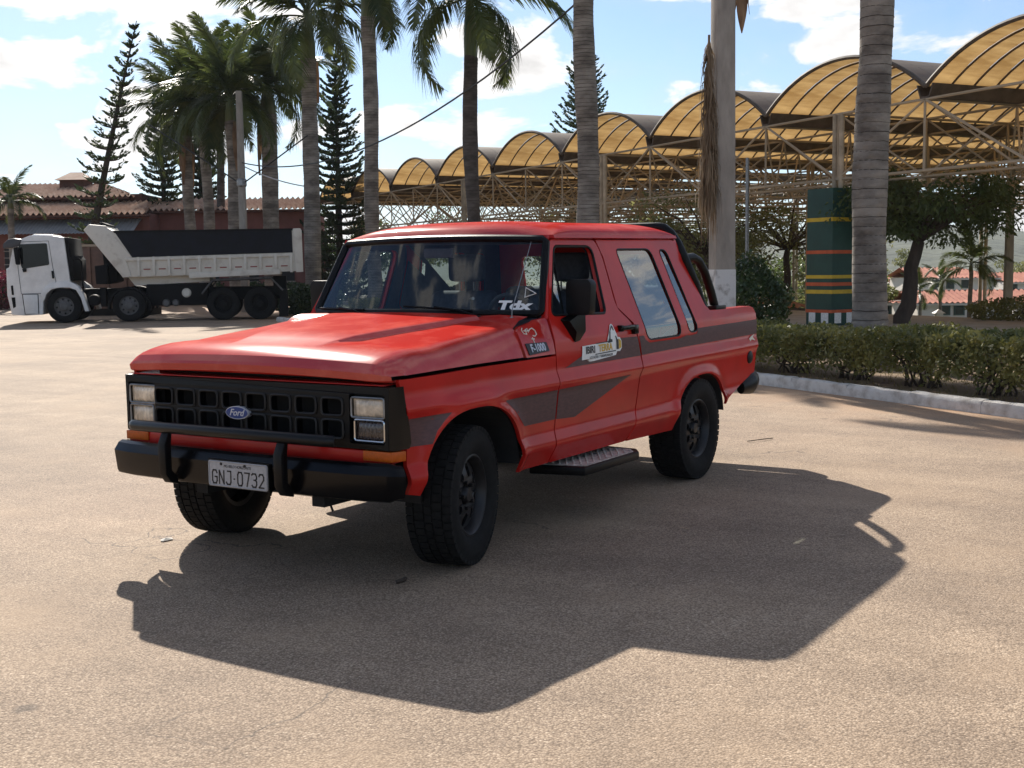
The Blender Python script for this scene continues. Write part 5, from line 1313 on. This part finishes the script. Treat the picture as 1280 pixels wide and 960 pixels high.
# bed
MB().prism(p6([(150, 97), (206, 128), (1152, 116), (1196, 112), (1200, 335), (600, 358), (242, 370), (130, 152)]), 'y', 0.0, WT).build('tipper_bed', 'bed_white', dt, bevel=0.015)
MB().prism(p6([(44, 122), (76, 90), (166, 98), (172, 120), (140, 152), (118, 136)]), 'y', -0.02, WT+0.02).build('bed_prow', 'bed_white', dt, bevel=0.03)
MB().prism(p6([(100, 88), (130, 75), (165, 88), (165, 97), (100, 92)]), 'y', 0.5, WT-0.5).build('prow_cap', 'truck_black', dt, bevel=0.01)
for yy, s in ((0.0, 1), (WT, -1)):
    MB().prism(p6([(212, 134), (1148, 122), (1150, 238), (298, 264)]), 'y', yy-s*0.012, yy+s*0.01).build('bed_side_panel', 'bed_navy', dt)
    MB().prism(p6([(200, 124), (1152, 111), (1152, 122), (208, 136)]), 'y', yy-s*0.03, yy+s*0.03).build('bed_top_rail', 'truck_black', dt)
    MB().prism(p6([(255, 268), (1150, 243), (1150, 258), (265, 284)]), 'y', yy-s*0.05, yy+s*0.01).build('bed_rail', 'bed_white', dt, bevel=0.01)
    MB().prism(p6([(595, 345), (1080, 325), (1083, 352), (598, 374)]), 'y', yy-s*0.06, yy+s*0.01).build('bed_skirt', 'bed_white', dt, bevel=0.01)
    MB().prism(p6([(1155, 112), (1190, 110), (1200, 120), (1203, 340), (1165, 342)]), 'y', yy-s*0.04, yy+s*0.02).build('tail_post', 'bed_white', dt, bevel=0.01)
    MB().prism(p6([(48, 122), (160, 100), (298, 264), (262, 270), (290, 366), (245, 370)]), 'y', yy-s*0.03, yy+s*0.01).build('bed_front_post', 'bed_white', dt, bevel=0.008)
    for k in range(11):
        x = 330+k*81
        z0 = 262-k*2.2; z1 = 362-k*2.0
        MB().prism(p6([(x-7, z0), (x+7, z0), (x+7, z1), (x-7, z1)]), 'y', yy-s*0.055, yy+s*0.0).build('bed_rib', 'bed_white', dt, bevel=0.008)
        if k < 10:
            MB().prism(p6([(x+26, z1-38), (x+62, z1-39), (x+62, z1-33), (x+26, z1-32)]), 'y', yy-s*0.008, yy+s*0.002).build('reflector', 'reflector_red', dt)
    gd = p6([(660, 458), (718, 384), (1028, 370), (1092, 438)])
    MB().tube([(x, yy+s*0.05, z) for x, z in gd], 0.035, 6).build('rear_mudguard', 'wheel_grey', dt)
    MB().prism(gd+[(x, z-0.05) for x, z in gd[::-1]], 'y', yy+s*0.06, yy+s*0.62).build('mudguard_plate', 'truck_black', dt)
    MB().prism(p6([(1075, 432), (1112, 432), (1116, 575), (1068, 577)]), 'y', yy+s*0.05, yy+s*0.60).build('mud_flap', 'truck_black', dt)
    c2 = P6(270, 530); A_ = [(c2[0]+0.64*math.cos(t), c2[1]+0.64*math.sin(t)) for t in np.linspace(math.pi*1.02, -0.15, 16)]; B_ = [(c2[0]+0.58*math.cos(t), c2[1]+0.58*math.sin(t)) for t in np.linspace(-0.15, math.pi*1.02, 16)]
    MB().prism(A_+B_, 'y', yy+s*0.03, yy+s*0.45).build('second_mudguard', 'truck_black', dt)
MB().prism(p6([(260, 365), (700, 352), (700, 390), (300, 415)]), 'y', 0.35, WT-0.35).build('bed_subframe', 'bed_white', dt)
MB().box(P6(1040, 0)[0], P6(1110, 0)[0], 0.5, 1.95, 0.75, 1.35).build('tail_frame', 'truck_black', dt)
# truck wheels
def truck_tyre(R, W_): return MB().lathe([(R*0.56, -W_*0.40), (R*0.66, -W_*0.50), (R*0.88, -W_*0.50), (R*0.98, -W_*0.42), (R, -W_*0.3), (R, W_*0.3), (R*0.98, W_*0.42), (R*0.88, W_*0.50), (R*0.66, W_*0.50), (R*0.56, W_*0.40)], 36).mesh('tyre', smooth=True)
tt = truck_tyre(0.505, 0.29)
def truck_rim(deep):
    m = MB(); R = 0.29; d = -0.03 if deep else -0.10
    m.lathe([(R, -0.13), (R*0.95, -0.125), (R*0.90, d+0.02), (R*0.60, d), (0.115, d-0.03), (0.11, d-0.10), (0.001, d-0.11)], 32)
    for k in range(10):
        q = 2*math.pi*k/10; m.lathe([(0.001, d-0.005), (0.027, d-0.005), (0.031, d+0.015)], 8, 'y', (R*0.74*math.cos(q), 0, R*0.74*math.sin(q)))
    return m.mesh('rim', smooth=True, weld=False)
hole_me = MB().lathe([(0.001, 0), (0.030, 0), (0.030, 0.01)], 10).mesh('hand_hole')
rf, rr_ = truck_rim(False), truck_rim(True)
for (cx, cz), deep in ((P5(500, 712), 0), (P6(270, 530), 0), (P6(772, 530), 1), (P6(968, 527), 1)):
    for yy, s in ((0.17, 1), (WT-0.17, -1)):
        wv = obj('wheel', rr_ if deep else rf, 'wheel_grey' if not deep else 'truck_black', dt); wv.location = (cx, yy, 0.505); wv.rotation_euler = (0, random.uniform(0, 1), 0 if s > 0 else math.pi)
        obj('tyre', tt, 'rubber', wv)
        for k in range(8):
            h_ = obj('hand_hole', hole_me, 'truck_black', wv); q = 2*math.pi*k/8; h_.location = (0.215*math.cos(q), -0.108 if not deep else -0.04, 0.215*math.sin(q))
        if deep:
            w2 = obj('inner_tyre', tt, 'rubber', wv); w2.location = (0, 0.33, 0)
# brown skip standing behind the truck
mat('skip_brown', (0.10, 0.055, 0.040), 0.7, var=0.25, scale=3)
sk = empty('steel_skip', LD(PX(88, 43), 43, 0), ROT_LD)
tag(sk, 'brown steel skip with pale rim behind the dump truck cab', 'skip')
MB().box(0, 2.9, 0, 1.7, 0.25, 2.42).build('bin', 'skip_brown', sk, bevel=0.03)
MB().box(-0.04, 2.94, -0.05, 1.75, 2.42, 2.50).build('rim', mat('skip_rim', (0.28, 0.22, 0.16), 0.7) and 'skip_rim', sk)
for q in range(5): MB().box(0.15+q*0.62, 0.23+q*0.62, -0.06, 0.0, 0.25, 2.42).build('stiffener', 'skip_brown', sk)
MB().box(0.1, 2.8, 0.1, 1.6, 0.0, 0.25).build('skid', 'truck_black', sk)

# ================================================================ the building with tiled roofs
mat('wall_red', (0.22, 0.090, 0.075), 0.9, var=0.18, scale=0.8, bump=0.15, bscale=20)
mat('wall_brown', (0.12, 0.055, 0.038), 0.9, var=0.2, scale=1.2)
mat('roof_tile', (0.36, 0.20, 0.125), 0.85, color2=(0.50, 0.34, 0.24), scale=2.2, bump=0.3, bscale=12)
mat('awning_grey', (0.25, 0.245, 0.24), 0.6, var=0.12, scale=1.5)
mat('dark_opening', (0.010, 0.009, 0.009), 0.6)
mat('frame_pale', (0.34, 0.28, 0.24), 0.7)
bl = empty('market_building', LD(0, 57, 0), ROT_LD)
tag(bl, 'long red-walled building with two tiers of clay tiled roof', 'building')
BX = lambda px, dep: PX(px, dep)
def wave_roof(name, x0, x1, y0, z0, y1, z1, parent, pitch=0.21, amp=0.05, hip=0.0, mt='roof_tile', rows=6):
    m = MB(); n = int((x1-x0)/pitch*4); R = []
    for j in range(rows+1):
        t = j/rows
        for q in ((0.0, 1.0) if 0 < j < rows else (0.0,)):
            r = []
            for i in range(n+1):
                x = x0+(x1-x0)*i/n
                xx = min(x, x1-hip*t)
                r.append((xx, y0+(y1-y0)*t, z0+(z1-z0)*t+amp*math.cos(i*math.pi/2)+(0.03 if q else 0)*(-1)))
            R.append(r)
    m.grid(R)
    return m.build(name, mt, parent, smooth=True)
xL = BX(-60, 57)
ba = lambda y: y-57
MB().box(xL, BX(186, 57), ba(57.9), ba(64), 0, 4.25).build('front_wall', 'wall_red', bl)
MB().box(BX(180, 60), BX(387, 60), ba(59.6), ba(66), 0, 4.45).build('wing_wall', 'wall_red', bl)
MB().box(BX(-60, 60), BX(177, 60), ba(61.0), ba(66), 4.2, 5.35).build('upper_wall', 'wall_brown', bl)
wave_roof('lower_roof', xL, BX(188, 57), ba(57.0), 4.22, ba(60.98), 4.98, bl, hip=0.8, pitch=0.27, amp=0.08)
wave_roof('upper_roof', xL, BX(181, 61), ba(60.4), 5.22, ba(66), 6.22, bl, hip=3.4, pitch=0.27, amp=0.08)
MB().box(xL, BX(181, 61)-0.3, ba(60.45), ba(61), 5.10, 5.20).build('eave_board', 'wall_brown', bl)
wave_roof('wing_roof', BX(180, 59), BX(389, 59), ba(59.0), 4.45, ba(62.5), 5.15, bl, pitch=0.27, amp=0.08)
MB().box(BX(180, 59), BX(389, 59), ba(59.05), ba(59.55), 4.32, 4.42).build('eave_board', 'wall_brown', bl)
MB().box(xL, BX(188, 57), ba(57.05), ba(57.85), 4.08, 4.18).build('eave_board', 'wall_brown', bl)
aw = wave_roof('awning', xL, BX(177, 57), ba(56.3), 3.30, ba(57.88), 4.02, bl, pitch=0.17, amp=0.02, mt='awning_grey', rows=1)
# cupola on the ridge
cu = MB().box(BX(82, 64), BX(112, 64), ba(64.2), ba(65.6), 5.7, 6.35).build('cupola', 'wall_brown', bl)
c0, c1 = BX(78, 64), BX(117, 64); cy0, cy1 = ba(63.9), ba(65.9)
MB().add([(c0, cy0, 6.3), (c1, cy0, 6.3), (c1, cy1, 6.3), (c0, cy1, 6.3), ((c0+c1)/2-0.3, (cy0+cy1)/2, 6.75), ((c0+c1)/2+0.3, (cy0+cy1)/2, 6.75)], [(0, 1, 5, 4), (1, 2, 5), (2, 3, 4, 5), (3, 0, 4), (0, 3, 2, 1)]).build('cupola_roof', 'roof_tile', bl)
# openings: louvred windows and doors along the front
for px in range(-50, 180, 26):
    x = BX(px, 57)
    f = MB().box(x, x+0.62, ba(57.86), ba(57.90), 1.6, 2.9).build('window', 'dark_opening', bl)
    for q in range(5): MB().box(x-0.03, x+0.65, ba(57.82), ba(57.86), 1.60+q*0.31, 1.64+q*0.31).build('louvre', 'frame_pale', f)
for px in (205, 250, 300, 345):
    x = BX(px, 59); f = MB().box(x, x+0.9, ba(59.56), ba(59.6), 1.0, 2.6).build('window', 'dark_opening', bl)
    MB().box(x-0.06, x+0.96, ba(59.5), ba(59.56), 0.92, 1.0).build('sill', 'frame_pale', f)
for i in range(12):
    bush(LD(PX(-20, 55)+i*2.0, 56.2, 0), 1.0, 0.5, 'dark low shrub along the foot of the red building', 80+i, 'leaf_dark', 1500, 0.16, 'shrub', 'shrubs along the red building', 'building_shrub')
mat('bougain', (0.28, 0.02, 0.07), 0.6, color2=(0.10, 0.05, 0.03), scale=2, trans=0.3)
bush(LD(PX(2, 52), 52, 0), 1.0, 0.85, 'magenta flowering shrub in front of the white cab', 95, 'bougain', 2500, 0.13)
for i, (px, dp) in enumerate(((372, 41.5), (388, 42), (402, 43))):
    bush(LD(PX(px, dp), dp, 0), 0.75, 0.5, 'dark low shrub behind the tail of the dump truck', 97+i, 'leaf_dark', 2200, 0.11, 'shrub', 'shrubs behind the dump truck', 'yard_shrub')

# ================================================================ houses down the slope
mat('house_white', (0.62, 0.58, 0.53), 0.85, var=0.07, scale=0.7)
mat('house_tile', (0.34, 0.095, 0.055), 0.85, color2=(0.46, 0.17, 0.10), scale=1.5)
mat('house_tile_orange', (0.42, 0.17, 0.085), 0.85, color2=(0.52, 0.26, 0.15), scale=1.5)
mat('house_brown', (0.12, 0.085, 0.06), 0.9, var=0.2, scale=1)
mat('window_dark', (0.020, 0.030, 0.030), 0.12)
mat('trim_green', (0.03, 0.06, 0.05), 0.6)
def house(px0, px1, dep, ye, yr, depth, label, wallmat, tile, wins, zb=-4.4, over=0.35, hipf=0.6, pitch=0.28):
    x0, x1 = PX(px0, dep), PX(px1, dep); ze, zr = ZP((px0+px1)/2, ye, dep), ZP((px0+px1)/2, yr, dep+depth/2)
    h = empty('house', LD(x0, dep, zb), ROT_LD); tag(h, label, 'house')
    L = x1-x0; ze -= zb; zr -= zb
    MB().box(over, L-over, over, depth, 0, ze-0.02).build('wall', wallmat, h)
    wave_roof('roof', 0, L, 0, ze, depth/2, zr, h, pitch=pitch, amp=0.04, hip=hipf*depth/2, mt=tile, rows=5)
    m = MB(); m.add([(0, depth, ze), (L, depth, ze), (L-hipf*depth/2, depth/2, zr), (0, depth/2, zr)], [(0, 1, 2, 3)]); m.add([(L, 0, ze), (L, depth, ze), (L-hipf*depth/2, depth/2, zr)], [(0, 1, 2)]); m.build('roof_back', tile, h)
    MB().box(0.0, L, 0.05, over, ze-0.14, ze-0.04).build('fascia', wallmat, h)
    for wx0, wx1, wy0, wy1 in wins:
        a, b = PX(wx0, dep)-x0, PX(wx1, dep)-x0; z0, z1 = ZP(wx0, wy1, dep)-zb, ZP(wx0, wy0, dep)-zb
        f = MB().box(a-0.05, b+0.05, over-0.05, over-0.002, z0-0.05, z1+0.05).build('window', 'trim_green', h)
        n = max(1, int((b-a)/0.6))
        for q in range(n):
            c0_, c1_ = a+(b-a)*q/n+0.03, a+(b-a)*(q+1)/n-0.03
            MB().box(c0_, c1_, over-0.065, over-0.051, z0+0.02, z1-0.02).build('pane', 'window_dark', f)
    return h
house(1142, 1330, 62, 377.5, 362, 5, 'low white house with a long red tiled roof and green framed windows', 'house_white', 'house_tile', [(1178, 1190, 383.5, 393), (1197, 1208, 383.5, 393), (1250, 1272, 384, 393), (1284, 1296, 384, 393)], hipf=0.0)
house(1142, 1252, 78, 347, 334, 6, 'two-storey white house behind the long tiled roof', 'house_white', 'house_tile', [(1168, 1177, 350, 361), (1186, 1194, 350, 360), (1205, 1213, 349, 359)])
house(1090, 1128, 58, 378, 370, 4, 'small white house with a tiled roof beside the dark tree', 'house_white', 'house_tile', [(1098, 1104, 383, 392), (1110, 1116, 383, 392)])
house(1100, 1140, 85, 352, 342, 6, 'narrow house between the banded column and the dark tree', 'house_white', 'house_tile', [(1106, 1112, 356, 366)])
house(950, 1016, 42, 384, 356, 6, 'brown house with an orange tiled roof behind the round bush', 'house_brown', 'house_tile_orange', [(985, 992, 390, 402)], hipf=0.9)
house(1255, 1340, 88, 352, 340, 6, 'far white house with a tiled roof beside the concrete lamp pole', 'house_white', 'house_tile', [(1266, 1273, 356, 364)])
# garden lanterns on white pillars
mat('lantern_white', (0.68, 0.66, 0.62), 0.6)
for px in (1174, 1222, 1271):
    d = 46; ln_ = empty('garden_lantern', LD(PX(px, d), d, -4.3), ROT_LD)
    tag(ln_, 'white lantern with pyramid cap on a pillar before the low white house', 'lantern', 'garden lanterns')
    zt_ = ZP(px, 386, d)+4.3
    MB().box(-0.11, 0.11, -0.11, 0.11, 0, zt_-0.30).build('pillar', 'lantern_white', ln_)
    MB().add([(-0.2, -0.2, zt_-0.16), (0.2, -0.2, zt_-0.16), (0.2, 0.2, zt_-0.16), (-0.2, 0.2, zt_-0.16), (0, 0, zt_)], [(0, 1, 4), (1, 2, 4), (2, 3, 4), (3, 0, 4), (0, 3, 2, 1)]).build('cap', 'lantern_white', ln_)
    MB().box(-0.13, 0.13, -0.13, 0.13, zt_-0.30, zt_-0.16).build('lantern_box', 'lantern_white', ln_)
gp = 'small palms in the gardens'
palm(LD(PX(1150, 56), 56, -4.2), 4.2, 0.09, 0.06, 'short bushy palm before the two-storey house', 71, nf=9, fl=0.42, shaft=0.4, group=gp, ring=0.3, dark_rings=False)
palm(LD(PX(1176, 57), 57, -4.2), 4.6, 0.10, 0.07, 'short yellowish palm before the long tiled roof', 72, nf=9, fl=0.42, shaft=0.4, group=gp, ring=0.3, dark_rings=False)
palm(LD(PX(1213, 44), 44, -4.2), 5.4, 0.09, 0.07, 'slender palm with drooping fronds before the two-storey house', 73, nf=12, fl=0.62, shaft=0.4, group=gp, ring=0.3, dark_rings=False)
for px, dep, h, cr, sd in ((1050, 50, 5.2, 2.4, 201), (1020, 62, 6.0, 3.0, 202), (1262, 100, 6.2, 3.0, 203), (955, 75, 5.6, 3.0, 204), (1118, 100, 6.4, 3.0, 205), (890, 64, 6.6, 3.4, 206)):
    tree(LD(PX(px, dep), dep, -4.3), h, cr, {201: 'rounded garden tree partly hidden by the banded column', 202: 'garden tree between the orange roofed house and the banded column', 203: 'garden tree behind the far concrete pole', 204: 'pale garden tree behind the orange roofed house', 205: 'garden tree behind the leaning dark tree', 206: 'pale garden tree behind the thick concrete pole'}[sd], sd, ('leaf_mid', 'leaf_pale')[sd % 2], 6500, 0.20, 0.14, 0.4, 0.75, group='garden trees down the slope', name='garden_tree')

# ================================================================ poles and wires
cp = empty('concrete_pole', LD(PX(903, 17.0), 17.0, 0.07), ROT_LD+0.25); tag(cp, 'thick concrete utility pole with whitewashed foot beside the hedge', 'utility pole')
mat('whitewash', (0.60, 0.57, 0.53), 0.9, color2=(0.26, 0.23, 0.20), scale=6, lo=0.52, hi=0.70, bump=0.2, bscale=40)
def taper(name, h0, h1, w0, w1, mt, parent, d=0.85):
    m = MB(); q = [(-1, -1), (1, -1), (1, 1), (-1, 1)]
    m.add([(a*w0, b*w0*d, h0) for a, b in q]+[(a*w1, b*w1*d, h1) for a, b in q], [(3, 2, 1, 0), (4, 5, 6, 7)]+[(i, (i+1) % 4, 4+(i+1) % 4, 4+i) for i in range(4)])
    return m.build(name, mt, parent, bevel=0.02)
taper('shaft', 0, 9.5, 0.155, 0.115, 'concrete', cp)
taper('whitewashed_foot', 0.0, 1.40, 0.161, 0.155, 'whitewash', cp)
for z in (2.35, 3.3, 4.2): taper('casting_seam', z, z+0.012, 0.152-z*0.0040, 0.152-z*0.0040, 'concrete', cp)
MB().tube([(-0.20, 0, 9.2), (1.4, 0, 9.2)], 0.05, 6).build('cross_arm', 'concrete', cp)
tp_ = empty('thin_pole', LD(PX(309, 45), 45, 0), ROT_LD); tag(tp_, 'thin concrete pole with stay wires among the palms behind the tipper bed', 'utility pole')
taper('shaft', 0, ZP(309, 118, 45), 0.145, 0.10, 'concrete', tp_, 1.0)
MB().lathe([(0.15, 4.55), (0.18, 4.6), (0.18, 4.8), (0.15, 4.85)], 10, 'z').build('clamp', 'steel', tp_)
fp = empty('far_pole', LD(PX(1260, 44), 44, -4.3), ROT_LD); tag(fp, 'far concrete pole beside the white houses', 'utility pole')
taper('shaft', 0, 12.0, 0.15, 0.10, 'concrete', fp, 1.0)
sp_ = empty('steel_pole', LD(PX(934, 30), 30, 0), ROT_LD); tag(sp_, 'thin grey steel pole behind the concrete pole', 'pole')
MB().tube([(0, 0, 0), (0, 0, 4.1)], 0.045, 8).build('shaft', 'steel', sp_, smooth=True)
mat('wire', (0.02, 0.02, 0.02), 0.6); mat('wire_white', (0.55, 0.55, 0.55), 0.5)
def wire(name, p, q, sag, r, label, mt='wire'):
    P, Q = Vector(p), Vector(q); pts = [P.lerp(Q, t)-Vector((0, 0, 4*sag*t*(1-t))) for t in np.linspace(0, 1, 28)]
    return tag(MB().tube(pts, r, 5).build(name, mt, smooth=True), label, 'wire')
AT = lambda px, py, d: LD(PX(px, d), d, ZP(px, py, d))
wire('power_cable', AT(736, 2, 25.0), AT(309, 205, 45), 1.25, 0.022, 'long dark cable sagging from the tall grey palm to the thin pole')
wire('stay_wire', AT(309, 232, 45), AT(196, 158, 48), 0.0, 0.026, 'stay wire slanting up from the thin pole towards the leaning pine', 'wire')
wire('stay_wire', AT(309, 232, 45), AT(392, 172, 43.4), 0.0, 0.026, 'stay wire slanting up from the thin pole to the stout palm', 'wire')
wire('white_cable', AT(309, 208, 45), AT(405, 236, 44), 0.16, 0.022, 'pale cable running from the thin pole to the canopy end', 'wire_white')
# dead frond hanging beside the pole
g = np.random.default_rng(12)
df = empty('hanging_frond', AT(886, 55, 16.8)); tag(df, 'dry brown palm frond hanging beside the concrete pole', 'dead frond')
Hh = (300-60)/FPX*16.9
MB().tube([(0.0, 0, 0.05), (0.01, 0, -0.2), (0.0, 0.02, -1.0), (-0.02, 0, -Hh*0.75)], [0.018, 0.018, 0.012, 0.005], 6).build('rachis', 'frond_dry', df, smooth=True)
V = []; F = []
for i in range(900):
    t = g.uniform(0, 1)**0.8; z0 = -t*Hh*0.72; a = g.uniform(0, 6.28); ln_ = g.uniform(0.35, 0.75)*(0.55+0.6*t); sw_ = g.uniform(0.04, 0.19)*(0.62+0.5*t)
    c = np.array([g.normal()*0.01, g.normal()*0.01, z0]); e = c+np.array([math.cos(a)*sw_*0.8, math.sin(a)*sw_*0.8, -ln_*0.45]); f = e+np.array([g.normal()*0.02, g.normal()*0.02, -ln_*0.6])
    s = np.array([-math.sin(a), math.cos(a), 0])*0.008; o = len(V)
    V += [c-s, c+s, e+s, e-s, f+s*0.2, f-s*0.2]; F += [(o, o+1, o+2, o+3), (o+3, o+2, o+4, o+5)]
tag(obj('dry_leaflets', fastmesh('dry_leaflets', np.array(V), np.array(F)), 'frond_dry', df), kind='stuff')
ds = empty('hanging_sheath', AT(926, 8, 17.0)); tag(ds, 'brown dried leaf sheath dangling beside the pole top', 'dead leaf')
for (dx, w_, ln_, tw) in ((0.0, 0.085, 0.70, 0.4), (0.05, 0.04, 0.45, 1.6), (-0.06, 0.03, 0.5, -0.7)):
    rows = []
    for j in range(8):
        v = j/7; q = tw*v+0.3; ww = w_*math.sin(math.pi*min(0.97, 0.12+v*0.85)); s_ = Vector((R2[0]*math.cos(q), R2[1]*math.cos(q), math.sin(q)*0.2)); p_ = Vector((R2[0]*dx*(1+v), R2[1]*dx*(1+v), 0.25-ln_*v))
        rows.append([p_-s_*ww, p_+Vector((F2[0], F2[1], 0))*(-0.03), p_+s_*ww])
    MB().grid(rows).build('sheath', 'dead_sheath', ds, smooth=True)

# ================================================================ hills and air
mat('forest_hill', (0.030, 0.042, 0.020), 0.95, color2=(0.075, 0.085, 0.045), scale=0.02, bump=1.0, bscale=0.08, bdist=4.0)
hl = MB(); rows = []
for dep_i in range(9):
    t = dep_i/8; r = []
    for i in range(120):
        px = -1400+i*40
        d = 480+620*t; e = math.exp(-((px-1120)/520.0)**2)*30+math.exp(-((px-520)/300)**2)*4+math.exp(-((px+500)/500)**2)*6
        h = e*(t*t*(3-2*t))*1.12+1.3*math.sin(px*0.021+t*3)+0.9*math.sin(px*0.047+1.3*t)+0.8*math.sin(px*0.11+t*9)
        r.append(LD((px-640)/FPX*d, d, -8+8*t+h*min(1, t*3)))
    rows.append(r)
hl.grid(rows); tag(hl.build('hills', 'forest_hill', smooth=True), kind='structure')
# small things on the asphalt
mat('litter', (0.50, 0.47, 0.42), 0.8); mat('twig', (0.05, 0.035, 0.025), 0.9)
def at_ground(px, py):
    d = 1.532*FPX/(py-HZ(px)); return LD(PX(px, d), d, 0.004)
for px, py, s in ((198, 680, 0.06),):
    c = at_ground(px, py); q = MB(); n = 9
    q.add([(c.x+s*random.uniform(0.5, 1)*math.cos(6.28*i/n), c.y+s*0.7*random.uniform(0.5, 1)*math.sin(6.28*i/n), 0.006) for i in range(n)]+[(c.x, c.y, 0.018)], [(i, (i+1) % n, n) for i in range(n)])
    tag(q.build('paint_fleck', 'litter'), 'small pale fleck on the asphalt in front of the bumper' if px < 600 else 'small pale fleck in the shade of the roll bar', 'fleck')
for px, py, dx, lab in ((952, 552, 16, 'thin dry twig on the asphalt behind the rear wheel'), (495, 734, 6, 'dark scrap on the asphalt beside the front wheel')):
    a, b = at_ground(px-dx, py+2), at_ground(px+dx, py-2)
    tag(MB().tube([a+Vector((0, 0, 0.006)), (a+b)/2+Vector((0.01, 0.02, 0.012)), b+Vector((0, 0, 0.006))], 0.004 if dx > 10 else 0.012, 5).build('twig', 'twig'), lab, 'twig')
HAZE = True
if HAZE:
    hm = bpy.data.materials.new('air'); hm.use_nodes = True; nt = hm.node_tree; nt.nodes.remove(nt.nodes['Principled BSDF'])
    pv = nt.nodes.new('ShaderNodeVolumePrincipled'); pv.inputs['Color'].default_value = (0.80, 0.86, 0.95, 1); pv.inputs['Density'].default_value = 0.00016; pv.inputs['Anisotropy'].default_value = 0.0
    nt.links.new(pv.outputs[0], nt.nodes['Material Output'].inputs['Volume']); MATS['air'] = hm
    hb = MB().box(-1700, 1700, -1700, 1700, -14, 46)
    tag(hb.build('haze', 'air'), kind='stuff')
